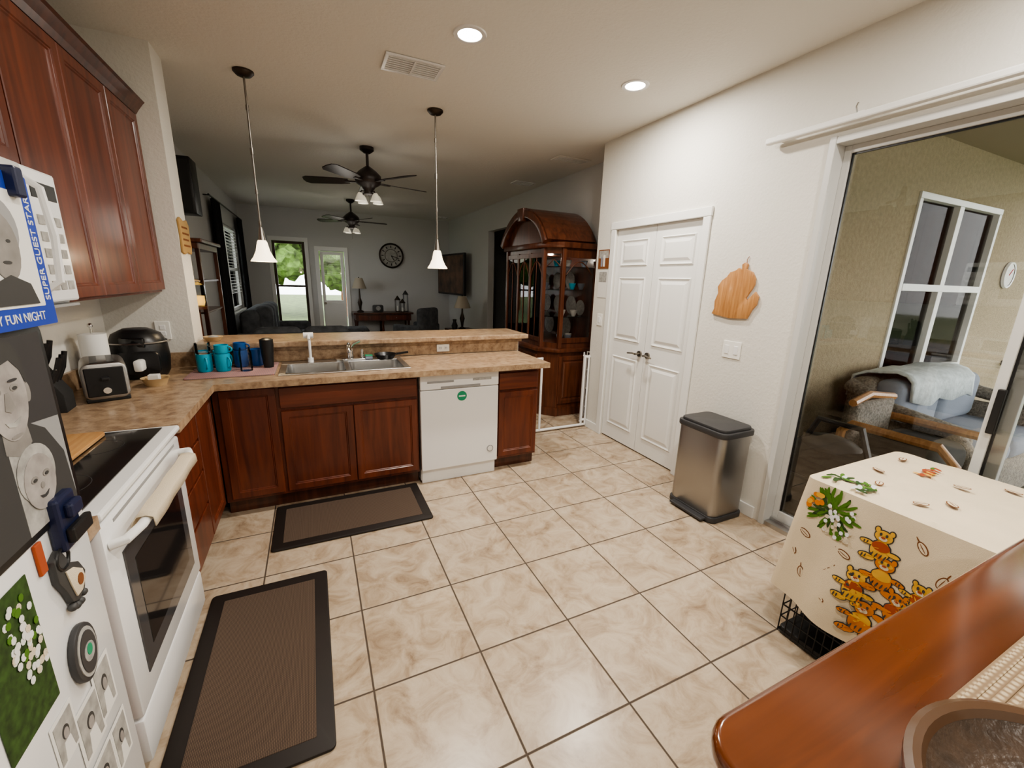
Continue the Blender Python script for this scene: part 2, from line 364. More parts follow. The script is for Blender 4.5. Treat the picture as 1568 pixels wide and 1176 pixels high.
grp('kitchen_sink',(.18,3.18,.91))
def bowl(n,x0,x1,y0,y1,zt,zb,m):
    bm=bmesh.new(); T=rrect(x0,x1,y0,y1,.05); B=rrect(x0+.02,x1-.02,y0+.02,y1-.02,.04)
    a=[bm.verts.new((p[0],p[1],zt)) for p in T]; b=[bm.verts.new((p[0],p[1],zb)) for p in B]; k=len(a)
    for i in range(k): bm.faces.new((a[i],a[(i+1)%k],b[(i+1)%k],b[i]))
    bm.faces.new(b); return fin(n,bm,m,True)
bowl('bowl_left',-.20,.17,2.985,3.31,.918,.74,'steel'); bowl('bowl_right',.20,.56,2.985,3.31,.918,.74,'steel')
box('rim_front',-.24,.60,2.95,2.987,.9125,.92,'steel',.003); box('rim_back',-.24,.60,3.308,3.41,.9125,.92,'steel',.003)
box('rim_l',-.24,-.198,2.987,3.308,.9125,.9198,'steel',.003); box('rim_m',.168,.202,2.987,3.308,.9125,.9198,'steel',.003); box('rim_r',.558,.60,2.987,3.308,.9125,.9198,'steel',.003)
cyl('drain_l',(-.015,3.15,.74),(-.015,3.15,.745),.04,'chrome'); cyl('drain_r',(.38,3.15,.74),(.38,3.15,.745),.04,'chrome')
top()
grp('kitchen_faucet',(.22,3.35,.92))
box('deck',.12,.33,3.325,3.385,.92,.935,'chrome',.006); cyl('body',(.225,3.355,.93),(.225,3.355,1.01),.024,'chrome',.02)
tube('spout',[(.225,3.35,.99),(.215,3.28,1.05),(.205,3.20,1.065),(.20,3.15,1.045),(.20,3.135,1.015)],.012,'chrome',12)
tube('handle',[(.225,3.355,1.01),(.25,3.37,1.04),(.30,3.38,1.06)],.009,'chrome'); cyl('sprayer',(.31,3.355,.93),(.31,3.355,1.0),.014,'chrome',.010)
top()
grp('water_filter_faucet',(-.05,3.36,.92)); cyl('base',(-.05,3.36,.92),(-.05,3.36,.95),.02,'white')
cyl('column',(-.05,3.36,.95),(-.05,3.36,1.10),.010,'white'); tube('neck',[(-.05,3.36,1.09),(-.05,3.34,1.12),(-.05,3.28,1.125),(-.05,3.25,1.10)],.010,'white')
cyl('cap',(-.085,3.36,1.115),(-.02,3.36,1.115),.022,'white'); top()
grp('frying_pan',(.50,3.36,.925)); lathe('pan',[(0,.0),(.06,0),(.085,.035),(.082,.035),(.058,.005),(0,.005)],'black',(.48,3.33,.925)); tube('handle',[(.56,3.33,.955),(.65,3.30,.97)],.009,'black'); top()
grp('sponge',(.40,3.34,.93)); box('sponge_body',.33,.385,3.33,3.38,.9205,.945,'cushion',.006); box('scrub_layer',.33,.385,3.33,3.38,.945,.952,'green',.003); top()
grp('outlet',(.98,3.44,.97)); box('plate',.92,1.03,3.442,3.451,.935,.998,'switch',.003)
for x in(.95,1.0): box('socket',x-.014,x+.014,3.438,3.443,.953,.983,'white',.003); box('slot',x-.006,x-.004,3.436,3.439,.962,.975,'black',0); box('slot_b',x+.004,x+.006,3.436,3.439,.962,.975,'black',0)
top()
grp('dishwasher',(.955,2.93,0)); box('tub',.65,1.262,2.95,3.44,.02,.868,'white',.002)
box('door_panel',.648,1.264,2.905,2.95,.115,.745,'white',.006); box('control_panel',.648,1.264,2.90,2.95,.75,.862,'white',.008)
box('pocket_handle',.80,1.11,2.897,2.905,.755,.772,'grey',.002); box('kick',.655,1.258,2.94,2.96,.0,.11,'white',.003)
box('buttons',.70,.90,2.897,2.902,.80,.815,'grey',.001); box('display',1.05,1.2,2.897,2.902,.80,.818,'paperg',.001)
cyl('sticker',(.965,2.905,.685),(.965,2.9035,.685),.038,'green'); box('sticker_text',.94,.99,2.902,2.904,.68,.69,'white',0)
cyl('badge',(1.20,2.905,.225),(1.20,2.902,.225),.028,'grey'); cyl('badge_in',(1.20,2.903,.225),(1.20,2.901,.225),.021,'paper'); top()
# range
grp('stove_range',(-.88,1.72,0))
y0,y1=1.35,2.106
box('body',LX+.03,-.60,y0,y1,.03,.89,'white',.004); box('cooktop_frame',LX+.03,-.555,y0,y1,.888,.912,'white',.008)
box('cooktop_glass',LX+.10,-.605,y0+.03,y1-.03,.911,.916,'blackgloss',.001)
for cx,cy,r in((-.75,1.56,.10),(-.75,1.90,.075),(-.98,1.56,.075),(-.98,1.90,.10)):
    lathe('burner_ring',[(r-.001,0),(r,.0003),(r+.001,0)],'darkgrey',(cx,cy,.9163),seg=40)
box('backguard',LX+.02,LX+.08,y0,y1,.91,1.09,'white',.01); box('backguard_panel',LX+.08,LX+.084,y0+.2,y1-.2,.95,1.06,'black',.001)
for y in(1.43,1.51,1.95,2.03): cyl('knob',(LX+.08,y,1.0),(LX+.11,y,1.0),.02,'white')
box('oven_door',-.60,-.565,y0+.005,y1-.005,.215,.868,'white',.01); box('oven_window',-.566,-.561,y0+.09,y1-.09,.30,.74,'ovenglass',.002)
box('oven_window_inner',-.5615,-.560,y0+.15,y1-.15,.36,.68,'blackgloss',.001)
box('storage_drawer',-.60,-.568,y0+.005,y1-.005,.04,.205,'white',.01); box('vent_slot',-.566,-.5635,y0+.08,y1-.08,.845,.855,'grey',0)
tube('handle',[(-.565,y0+.03,.80),(-.53,y0+.04,.805),(-.512,y0+.10,.81),(-.505,(y0+y1)/2,.812),(-.512,y1-.10,.81),(-.53,y1-.04,.805),(-.565,y1-.03,.80)],.014,'whitematte',10)
top()
grp('dish_towel',(-.53,1.75,.80))
bm=bmesh.new(); rows=[(-.548,.785),(-.543,.812),(-.53,.829),(-.505,.831),(-.486,.822),(-.483,.79)]
G=[[bm.verts.new((x+.0015*sin(j*1.1+i),1.47+j*.036,z)) for j in range(15)] for i,(x,z) in enumerate(rows)]
for i in range(len(rows)-1):
    for j in range(14): bm.faces.new((G[i][j],G[i+1][j],G[i+1][j+1],G[i][j+1]))
o=fin('towel',bm,'cream',True); md=o.modifiers.new('s','SOLIDIFY'); md.thickness=.003
top()
grp('cutting_board',(-.86,1.87,.92)); prism('board',rrect(-.96,-.77,1.66,2.05,.02),'z',.9175,.932,'boardwx',.003); top()
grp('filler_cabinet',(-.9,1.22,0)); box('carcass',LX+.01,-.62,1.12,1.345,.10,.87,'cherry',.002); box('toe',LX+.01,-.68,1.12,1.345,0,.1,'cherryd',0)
door('front',.215,.72,'cherry',(-.60,1.125,.125),'+x'); box('top',LW,-.56,1.115,1.347,.872,.912,'laminate',0); top()
# fridge
FX=-.47
grp('refrigerator',(-.8,.63,0)); box('cabinet_body',LX+.03,FX-.07,.19,1.09,.02,1.74,'white',.006)
box('freezer_door',FX-.065,FX,.192,.56,.08,1.745,'white',.012); box('fresh_door',FX-.065,FX,.57,1.09,.08,1.745,'white',.012)
box('kick_grille',FX-.09,FX-.03,.2,1.08,.0,.075,'grey',.003)
tube('handle_a',[(FX,.535,.6),(FX+.045,.535,.63),(FX+.045,.535,1.45),(FX,.535,1.48)],.012,'white'); tube('handle_b',[(FX,.60,.6),(FX+.045,.60,.63),(FX+.045,.60,1.45),(FX,.60,1.48)],.012,'white'); top()
def fx(n,pts,m,lvl):
    return prism(n,pts,'x',FX+.001+lvl*.0008,FX+.0016+lvl*.0008,m)
grp('framed_family_photo',(FX,.97,1.27))
prism('frame',rrect(.78,1.075,1.085,1.445,.02),'x',FX+.0005,FX+.006,'black',.002)
fx('print',rrect(.80,1.060,1.10,1.43,.012),'grey',7)
fx('backdrop',[(.80,1.30),(1.06,1.27),(1.06,1.43),(.80,1.43)],'darkgrey',7.5)
fx('torso',[(.80,1.10),(1.058,1.10),(1.05,1.20),(1.01,1.26),(.965,1.285),(.89,1.285),(.80,1.25)],'hair',8)
fx('shirt',[(.90,1.10),(.97,1.10),(.96,1.27),(.93,1.24),(.90,1.27)],'paperg',8.5)
fx('neck',[(.895,1.25),(.93,1.235),(.965,1.25),(.96,1.31),(.90,1.31)],'skin',9)
fx('ear_l',ell(.874,1.335,.010,.018),'skin',9); fx('ear_r',ell(.984,1.335,.010,.018),'skin',9)
fx('face_adult',[(.93+.052*cos(a)*(1 if sin(a)>0 else .92+.08*cos(a)**2),1.34+.075*sin(a)) for a in [i*2*pi/28 for i in range(28)]],'skin2',10)
fx('hair_adult',[(.876,1.35),(.873,1.39),(.89,1.42),(.93,1.432),(.97,1.42),(.987,1.39),(.984,1.35),(.975,1.375),(.955,1.395),(.93,1.39),(.905,1.397),(.885,1.378)],'hair',11)
for y in(.908,.952): fx('brow',ell(y,1.362,.013,.0025,12),'darkgrey',11); fx('eye_socket',ell(y,1.35,.011,.006,12),'skin',11); fx('pupil',ell(y,1.349,.006,.003,12),'hair',12)
fx('nose',[(.925,1.345),(.935,1.345),(.943,1.318),(.93,1.312),(.917,1.318)],'skin',11)
fx('smile',[(.909,1.300),(.93,1.295),(.951,1.300),(.944,1.291),(.93,1.287),(.916,1.291)],'paperg',11); fx('chin_shadow',ell(.93,1.272,.016,.003,12),'skin',11)
fx('hair_child',ell(.955,1.195,.054,.052,24),'paperg',10); fx('face_child',ell(.957,1.178,.045,.050,24),'skin2',11)
for y in(.94,.975): fx('eye_socket_child',ell(y,1.187,.010,.006,12),'skin',12); fx('eye_child',ell(y,1.186,.0055,.003,12),'hair',13)
fx('nose_child',ell(.958,1.170,.006,.006,12),'skin',12); fx('mouth_child',[(.944,1.156),(.958,1.152),(.972,1.156),(.966,1.149),(.958,1.147),(.950,1.149)],'darkgrey',12)
top()
CY=-.045
grp('souvenir_photo_card',(FX,1.0,1.57))
prism('card',rrect(.90+CY,1.165+CY,1.44,1.70,.004),'x',FX+.012,FX+.014,'blue')
prism('paper_area',rrect(.93+CY,1.135+CY,1.475,1.67,.003),'x',FX+.0142,FX+.015,'paper')
prism('portrait_hair',ell(1.05+CY,1.605,.052,.050),'x',FX+.0152,FX+.0157,'grey'); prism('portrait_face',ell(1.05+CY,1.575,.042,.055),'x',FX+.0159,FX+.0163,'skin')
for y in(1.035,1.065): prism('portrait_eye',ell(y+CY,1.585,.006,.003,10),'x',FX+.0164,FX+.0168,'hair')
prism('portrait_mouth',ell(1.05+CY,1.55,.012,.003,10),'x',FX+.0164,FX+.0168,'hair')
prism('portrait_shirt',[(y+CY,z) for y,z in((.985,1.48),(1.115,1.48),(1.10,1.515),(1.05,1.53),(1.0,1.515))],'x',FX+.0164,FX+.0168,'hair')
def text(n,s,loc,rot,size,m,ext=.0004):
    c=bpy.data.curves.new(n,'FONT'); c.body=s; c.size=size; c.extrude=ext; c.align_x='CENTER'; c.align_y='CENTER'; c.materials.append(M[m])
    o=bpy.data.objects.new(n,c); S.collection.objects.link(o); o.location=Vector(loc)-OFF; o.rotation_euler=rot
    if CUR: o.parent=CUR
    return o
text('title','FAMILY FUN NIGHT',(FX+.0145,1.03+CY,1.457),(pi/2,0,pi/2),.022,'white')
text('side','SUPER GUEST STAR',(FX+.0145,1.15+CY,1.575),(pi/2,-pi/2,pi/2),.021,'white')
box('clip',FX+.008,FX+.03,1.055,1.08,1.66,1.71,'navy',.004); box('clip_magnet',FX,FX+.012,1.01,1.06,1.62,1.66,'black',.003)
top()
grp('magnetic_clip',(FX,.98,1.08)); box('body',FX+.0005,FX+.022,.955,1.02,1.03,1.135,'navy',.006); box('jaw',FX+.022,FX+.035,.96,1.03,1.045,1.075,'black',.004); box('grip',FX+.02,FX+.035,.97,1.012,1.09,1.12,'navy',.006)
tube('ring',[(FX+.012,.955+.02*cos(a),1.02+.02*sin(a)) for a in [i*.5 for i in range(12)]],.003,'black',closed=True); top()
grp('foot_magnet',(FX,.94,.95))
prism('sole',[(.93,1.03),(.955,1.04),(.975,1.0),(1.0,.985),(1.015,.955),(1.0,.925),(.975,.915),(.955,.925),(.945,.955),(.93,.985)],'x',FX+.0005,FX+.012,'hair',.002)
prism('inlay',[(.95,.995),(.975,.988),(1.0,.968),(1.005,.945),(.985,.93),(.965,.93),(.957,.96)],'x',FX+.012,FX+.015,'cream',.001)
prism('inlay_swirl',ell(.985,.955,.010,.012,14),'x',FX+.015,FX+.016,'printbrown')
for k,(y,z) in enumerate(((.995,.918),(.98,.909),(.967,.91),(.955,.915))): sphere('toe_%d'%k,(FX+.0085,y,z),.008,'hair',10)
top()
grp('oval_magnet',(FX,.97,.81)); prism('rim',ell(.955,.81,.042,.062,28),'x',FX+.0005,FX+.012,'darkgrey',.003); prism('ring',ell(.955,.81,.034,.053,28),'x',FX+.012,FX+.0135,'paperg'); prism('center',ell(.955,.81,.028,.045,28),'x',FX+.0135,FX+.015,'darkgrey'); prism('boat',ell(.955,.81,.018,.02,16),'x',FX+.015,FX+.016,'paperg'); prism('leaf_emblem',ell(.955,.815,.009,.012,12),'x',FX+.016,FX+.017,'green'); top()
grp('photo_prints',(FX,.95,.65))
for i,(y,z,w,h,t) in enumerate(((.86,.72,.07,.10,'paperg'),(.93,.66,.09,.12,'paper'),(1.00,.68,.075,.13,'skin2'),(.93,.52,.10,.12,'paperg'),(1.01,.52,.07,.12,'paper'))):
    fx('sheet_%d'%i,rrect(y-w/2,y+w/2,z-h/2,z+h/2,.002),'paper',i*.5); fx('picture_%d'%i,rrect(y-w*.40,y+w*.40,z-h*.42,z+h*.42,.001),'paperg',i*.5+1); fx('figure_%d'%i,[(y-w*.22,z-h*.42),(y+w*.22,z-h*.42),(y+w*.14,z-h*.08),(y-w*.14,z-h*.08)],'paper',i*.5+1.5); fx('hair_%d'%i,ell(y,z+h*.08,w*.15,h*.14),'hair',i*.5+1.7); fx('face_%d'%i,ell(y,z+h*.05,w*.11,h*.11),'skin2',i*.5+2)
top()
grp('botanical_picture',(FX,.85,.93)); fx('sheet',rrect(.74,.875,.80,1.05,.002),'darkleaf',0)
for k in range(60): fx('bloom_%d'%k,ell(.835+.035*random.uniform(-1,1),.95+.075*random.uniform(-1,1),.006,.007,8),random.choice(['paper','cream','paper','leaf']),1+k*.03)
top()
grp('small_magnet',(FX,.95,1.05)); box('magnet',FX+.0005,FX+.006,.905,.925,1.02,1.08,'rust',.002); top()
# ---------------------------------------------------------------- upper cabinets + microwave
UX=-.88
grp('upper_cabinets',(-1.04,2.4,1.9)); box('carcass_main',LW,UX-.0,2.108,3.455,1.41,2.44,'cherry',.002); box('carcass_over_microwave',LW,UX,1.35,2.106,1.86,2.44,'cherry',.002); box('carcass_over_fridge',LW,UX,.2,1.348,1.86,2.44,'cherry',.002)
for i,(a,b_) in enumerate(((2.112,2.555),(2.56,3.00),(3.005,3.44))): door('door_main_%d'%i,b_-a,1.0,'cherry',(UX+.02,a,1.425),'+x',st=.06)
for i,(a,b_) in enumerate(((1.36,1.725),(1.73,2.10),(.75,1.345),(.21,.745))): door('door_short_%d'%i,b_-a,.55,'cherry',(UX+.02,a,1.875),'+x')
prism('crown',[(LW,2.43),(UX+.02,2.43),(UX+.035,2.455),(UX+.06,2.49),(UX+.07,2.50),(LW,2.50)],'y',.2,3.456,'cherryd')
top()
grp('microwave',(-1.0,1.73,1.42)); q=.02; box('body',LX+.01,-.83+q,1.352,2.104,1.42,1.855,'white',.006)
box('door',-.83+q,-.795+q,1.36,1.90,1.43,1.85,'white',.01); box('window',-.797+q,-.792+q,1.42,1.80,1.50,1.78,'ovenglass',.002)
box('control_panel',-.83+q,-.80+q,1.905,2.10,1.43,1.85,'white',.008); box('display',-.801+q,-.798+q,1.93,2.08,1.76,1.81,'black',.001)
for r in range(5):
    for c in range(3): box('key',-.801+q,-.797+q,1.935+c*.05,1.972+c*.05,1.47+r*.052,1.50+r*.052,'paperg',.001)
tube('handle',[(-.795+q,1.875,1.47),(-.755+q,1.875,1.50),(-.745+q,1.875,1.64),(-.755+q,1.875,1.78),(-.795+q,1.875,1.81)],.011,'white')
box('vent',-.86+q,-.80+q,1.36,2.09,1.412,1.421,'grey',.001); top()
grp('wooden_figurine',(-1.02,2.95,2.5)); lathe('base',[(0,0),(.06,0),(.06,.02),(.03,.03)],'cherryd',(-1.02,2.9,2.5),sx=.8); lathe('figure',[(.03,.03),(.045,.08),(.035,.14),(.025,.18),(.03,.21),(.02,.25),(0,.26)],'cherryd',(-1.02,2.9,2.5))
tube('arm',[(-1.0,2.87,2.66),(-.97,2.93,2.60),(-.96,3.02,2.58)],.014,'cherryd'); box('fish',-1.02,-.96,2.96,3.10,2.50,2.56,'cherryd',.02); top()
# ---------------------------------------------------------------- counter items
grp('toaster',(-.99,2.74,.9125),rot=.35,world=False)
prism('body',rrect(-.085,.085,.012,.19,.035),'y',-.14,.14,'steelbr',.01); box('foot',-.08,.08,-.135,.135,0,.02,'black',.004)
for x in(-.03,.03): box('slot',x-.013,x+.013,-.11,.11,.188,.192,'black',0)
box('end',-.07,.07,-.150,-.138,.03,.17,'black',.004); box('lever',-.015,.015,-.17,-.145,.11,.125,'black',.003); cyl('dial',(0,-.148,.06),(0,-.165,.06),.015,'chrome'); top()
grp('knife_block',(-1.10,2.50,.9125),rot=.1,world=False)
prism('block',[(-.07,0),(.06,0),(.06,.08),(-.0,.20),(-.08,.15)],'y',-.055,.055,'blackmatte',.004)
for i in range(3):
    for j in range(3):
        bx=-.06+j*.038; bz=.165+(.02 if j==1 else 0)-(.03 if j==2 else 0)
        y=-.036+i*.036; tube('knife_handle',[(bx,y,bz-.02),(bx+.035,y,bz+.06),(bx+.05,y,bz+.11+.01*i)],.010,'black'); sphere('rivet',(bx+.036,y-.009,bz+.06),.003,'chrome',6)
top()
grp('paper_towel_roll',(-1.10,3.02,.9125)); cyl('base',(-1.10,3.0,.9125),(-1.10,3.0,.925),.07,'chrome'); cyl('roll',(-1.10,3.0,.93),(-1.10,3.0,1.20),.058,'whitematte',seg=32); cyl('post',(-1.10,3.0,1.19),(-1.10,3.0,1.24),.006,'chrome'); sphere('knob',(-1.10,3.0,1.245),.012,'chrome'); top()
grp('air_fryer',(-.98,3.22,.9125)); lathe('body',[(0,0),(.12,0),(.135,.03),(.145,.12),(.14,.20),(.115,.26),(.07,.285),(0,.29)],'black',(-.98,3.22,.9125),sy=1.0)
prism('basket_front',rrect(-1.05,-.85,.94,1.08,.03),'y',3.075,3.11,'black',.01); box('handle',-.955,-.915,3.0,3.08,.975,1.04,'whitematte',.012); box('control',-1.03,-.91,3.085,3.11,1.10,1.16,'blackgloss',.01)
lathe('band',[(.142,.205),(.148,.21),(.142,.216)],'steel',(-.98,3.22,.9125)); lathe('top_panel',[(0,.291),(.06,.290),(.065,.286)],'darkgrey',(-.98,3.22,.9125)); top()
grp('wicker_basket',(-.86,2.87,.9125)); lathe('bowl',[(0,0),(.045,0),(.062,.04),(.067,.045),(.058,.042),(.040,.006),(0,.006)],'tan',(-.84,2.92,.9125)); box('packet',-.87,-.82,2.90,2.94,.925,.975,'paper',.004); top()
grp('dish_drying_mat',(-.50,3.2,.912)); prism('mat',rrect(-.74,-.26,3.0,3.42,.02),'z',.9125,.920,'dryweave',.002); top()
def mug(n,x,y,z,r,h,m,a=0):
    grp(n,(x,y,z)); lathe('cup',[(0,0),(r*.85,0),(r,.01),(r,h),(r-.004,h),(r-.006,.01),(0,.008)],m,(x,y,z),seg=24)
    tube('handle',[(x+cos(a)*(r+.022*sin(t)),y+sin(a)*(r+.022*sin(t)),z+h*.5-h*.3*cos(t)) for t in [i*pi/8 for i in range(9)]],.005,m); top()
for i,(x,y,z,m) in enumerate(((-.66,3.20,.9205,'teal'),(-.56,3.19,.9205,'teal'),(-.59,3.32,.9205,'teal'),(-.69,3.33,.9205,'teal'),(-.475,3.31,.9205,'blue2'),(-.385,3.33,.9205,'blue2'))):
    mug('mug',x,y,z,.042,.115,m,-1.2+i*.5)
mug('mug',-.66,3.20,1.036,.042,.07,'clearplastic',-.6); mug('mug',-.56,3.19,1.036,.04,.055,'teal',-.3); mug('mug',-.475,3.31,1.036,.038,.05,'blue2',-.3)
grp('tumbler',(-.31,3.2,.9205)); lathe('body',[(0,0),(.03,0),(.042,.15),(.042,.19),(.02,.20),(0,.20)],'black',(-.31,3.24,.9205)); top()
grp('glass_jar',(-.46,3.18,.9205)); lathe('jar',[(0,0),(.035,0),(.037,.12),(.03,.14),(.03,.15)],'clearplastic',(-.43,3.16,.9205)); top()
grp('small_planter',(-.68,3.6,1.07)); lathe('dish',[(0,0),(.04,0),(.06,.03),(.055,.03),(0,.01)],'tan',(-.66,3.55,1.071)); sphere('stone',(-.66,3.55,1.09),.035,'grey',12,(1,1,.6)); top()
grp('outlet',(-.85,3.45,1.15)); box('plate',-.95,-.87,3.450,3.459,1.10,1.22,'switch',.003); box('socket_a',-.925,-.895,3.447,3.451,1.165,1.195,'white',.003); box('socket_b',-.925,-.895,3.447,3.451,1.125,1.155,'white',.003); top()
grp('wall_sign',(-.74,3.56,1.76)); prism('plaque',[(3.46,1.66),(3.52,1.65),(3.58,1.665),(3.68,1.655),(3.70,1.70),(3.69,1.76),(3.70,1.84),(3.66,1.875),(3.58,1.86),(3.50,1.88),(3.46,1.86),(3.475,1.76)],'x',-.749,-.735,'signtan',.004)
for k in range(4): box('line_%d'%k,-.7345,-.734,3.50,3.66-.02*(k%2),1.70+k*.038,1.712+k*.038,'printbrown',0)
top()
# ---------------------------------------------------------------- mats
def kmat(x0,x1,y0,y1):
    grp('kitchen_mat',((x0+x1)/2,(y0+y1)/2,0)); prism('border',rrect(x0,x1,y0,y1,.02),'z',.001,.014,'matborder',.005); prism('woven_field',rrect(x0+.06,x1-.06,y0+.06,y1-.06,.004),'z',.013,.0155,'matweave'); top()
kmat(-.33,.612,2.43,2.95); kmat(-.555,-.045,1.19,2.15)
grp('trash_can',(2.43,1.85,0))
prism('base',rrect(2.28,2.585,1.65,2.045,.045),'z',0.001,.04,'darkgrey',.006); prism('body',rrect(2.285,2.58,1.66,2.035,.05),'z',.04,.60,'steelbr',.003)
prism('lid_collar',rrect(2.275,2.59,1.65,2.045,.05),'z',.595,.635,'darkgrey',.008); prism('lid',rrect(2.29,2.575,1.665,2.03,.05),'z',.63,.655,'darkgrey',.008)
box('pedal',2.235,2.285,1.70,1.98,.012,.03,'darkgrey',.006); top()
MP=[(1097,485),(1100,476),(1099,464),(1103,450),(1101,440),(1106,430),(1113,424),(1117,417),(1125,414),(1129,410),(1134,413),(1133,405),(1137,402),(1141,405),(1140,412),(1149,417),(1154,426),(1154,436),(1151,444),(1145,456),(1147,460),(1153,452),(1157,446),(1162,453),(1161,466),(1156,474),(1151,488),(1125,490)]
grp('mitten_shaped_cutting_board',(RX,2.0,1.5)); prism('board',[(2.15-(x-1098)/62*.32,1.69-(y-405)/85*.36) for x,y in MP],'x',RX-.018,RX-.002,'boardw',.002)
tube('hanger',[(RX-.01,1.94,1.69),(RX-.008,1.945,1.72),(RX-.004,1.935,1.74)],.002,'printbrown'); top()
def switch(y0,y1,z0,z1,n=2):
    grp('light_switch',(RX,(y0+y1)/2,(z0+z1)/2)); box('plate',RX-.007,RX-.0005,y0,y1,z0,z1,'switch',.003)
    for i in range(n):
        c=y0+(y1-y0)*(i+.5)/n; box('rocker_%d'%i,RX-.011,RX-.006,c-.016,c+.016,z0+.03,z1-.03,'white',.002)
    top()
switch(1.89,2.03,1.055,1.175,2); switch(3.45,3.53,1.12,1.24,1)
grp('wall_pictures',(RX,3.5,1.7)); box('photo_a',RX-.006,RX-.001,3.41,3.58,1.68,1.86,'printbrown',.001); box('photo_a_sky',RX-.0065,RX-.006,3.42,3.57,1.78,1.85,'paperg',0); box('person',RX-.007,RX-.0064,3.47,3.50,1.70,1.81,'paper',0); box('person_b',RX-.007,RX-.0064,3.51,3.535,1.70,1.79,'cushion',0); box('calendar',RX-.004,RX-.001,3.42,3.56,1.40,1.66,'paper',.001); box('calendar_picture',RX-.0045,RX-.004,3.43,3.55,1.55,1.65,'paperg',0); top()
# ---------------------------------------------------------------- crate with cloth
grp('dog_crate',(2.2,.55,0))
X0,X1,Y0,Y1,ZT=1.83,2.54,.16,.91,.77
prism('tray',rrect(X0,X1,Y0,Y1,.02),'z',.005,.04,'black',.004)
for z in(.02,.09,.15,.30,.45,.60,.765):
    tube('ring_%d'%int(z*100),[(X0,Y0,z),(X1,Y0,z),(X1,Y1,z),(X0,Y1,z)],.004,'black',6,True)
k=0
y=Y0
while y<=Y1+.001:
    for x in(X0,X1): cyl('wire_%d'%k,(x,y,.01),(x,y,ZT),.003,'black',seg=6); k+=1
    y+=.03
x=X0
while x<=X1:
    for yy in(Y0,Y1): cyl('wire_%d'%k,(x,yy,.01),(x,yy,ZT),.0025,'black',seg=6); k+=1
    x+=.0375*1.5
top()
HEM=.22
def cloth_pt(s,t):
    P=CP; k=s*len(P); i=int(k)%len(P); f=k-int(k); p=Vector(P[i]).lerp(Vector(P[(i+1)%len(P)]),f)
    c=Vector(((X0+X1)/2,(Y0+Y1)/2)); n=(p-c); n=Vector((n.x/(X1-X0),n.y/(Y1-Y0))).normalized()
    w=.5*sin(s*2*pi*13)+.5*sin(s*2*pi*7+1)
    out=.008+.055*t+.026*w*t
    if p.x>2.45: out=min(out,.03)
    hem=HEM+.02*sin(s*2*pi*5)
    z=ZT+.012-(t**1.05)*(ZT-hem)
    return Vector((p.x+n.x*out,p.y+n.y*out,z))
RR=rrect(X0-.005,X1+.005,Y0-.005,Y1+.005,.03,4); CP=[]
for a,b_ in zip(RR,RR[1:]+RR[:1]):
    a=Vector(a); b_=Vector(b_); q=max(1,int((b_-a).length/.015))
    for i in range(q): CP.append(tuple(a.lerp(b_,i/q)))
grp('printed_tablecloth',(2.2,.55,.79)); bm=bmesh.new(); NS=len(CP); rows=[]
c2=Vector(((X0+X1)/2,(Y0+Y1)/2))
def topz(x,y): return ZT+.018+.005*sin(x*20)*cos(y*17)+.003*sin(x*47+y*31)
for sc in(.25,.5,.75,.97):
    ring=[]
    for i in range(NS):
        p=c2+(Vector(CP[i])-c2)*sc; ring.append(bm.verts.new((p.x,p.y,topz(p.x,p.y))))
    rows.append(ring)
cv=bm.verts.new((c2.x,c2.y,ZT+.018))
for t in[j/14 for j in range(15)]: rows.append([bm.verts.new(cloth_pt(i/NS,t)) for i in range(NS)])
for i in range(NS): bm.faces.new((cv,rows[0][i],rows[0][(i+1)%NS]))
for a,b_ in zip(rows,rows[1:]):
    for i in range(NS): bm.faces.new((a[i],a[(i+1)%NS],b_[(i+1)%NS],b_[i]))
fin('cloth',bm,'cloth',True)
def side_x(y,z):
    best=None
    for i in range(NS):
        p=CP[i]
        if p[0]<X0+.01:
            d=abs(p[1]-y)
            if best is None or d<best[0]: best=(d,i)
    t=max(0,min(1,(ZT+.012-z)/(ZT-HEM)))
    return cloth_pt(best[1]/NS,t).x
def print_side(n,cy,cz,ry,rz,m,rot=0,lv=1):
    bm=bmesh.new(); K=18; c=bm.verts.new((side_x(cy,cz)-.0012*lv-.001,cy,cz)); prev=[c]*K
    for ring in(.5,1):
        cur=[]
        for (a,b_) in ell(cy,cz,ry*ring,rz*ring,K,rot): cur.append(bm.verts.new((side_x(a,b_)-.0012*lv-.001,a,b_)))
        for i in range(K):
            if prev[0] is c: bm.faces.new((c,cur[i],cur[(i+1)%K]))
            else: bm.faces.new((prev[i],prev[(i+1)%K],cur[(i+1)%K],cur[i]))
        prev=cur
    return fin(n,bm,m,True)
def print_top(n,cx,cy,rx,ry,m,rot=0,lv=1):
    bm=bmesh.new(); f=bm.faces.new([bm.verts.new((a,b_,ZT+.0265+.0008*lv)) for a,b_ in ell(cx,cy,rx,ry,16,rot)]); return fin(n,bm,m)
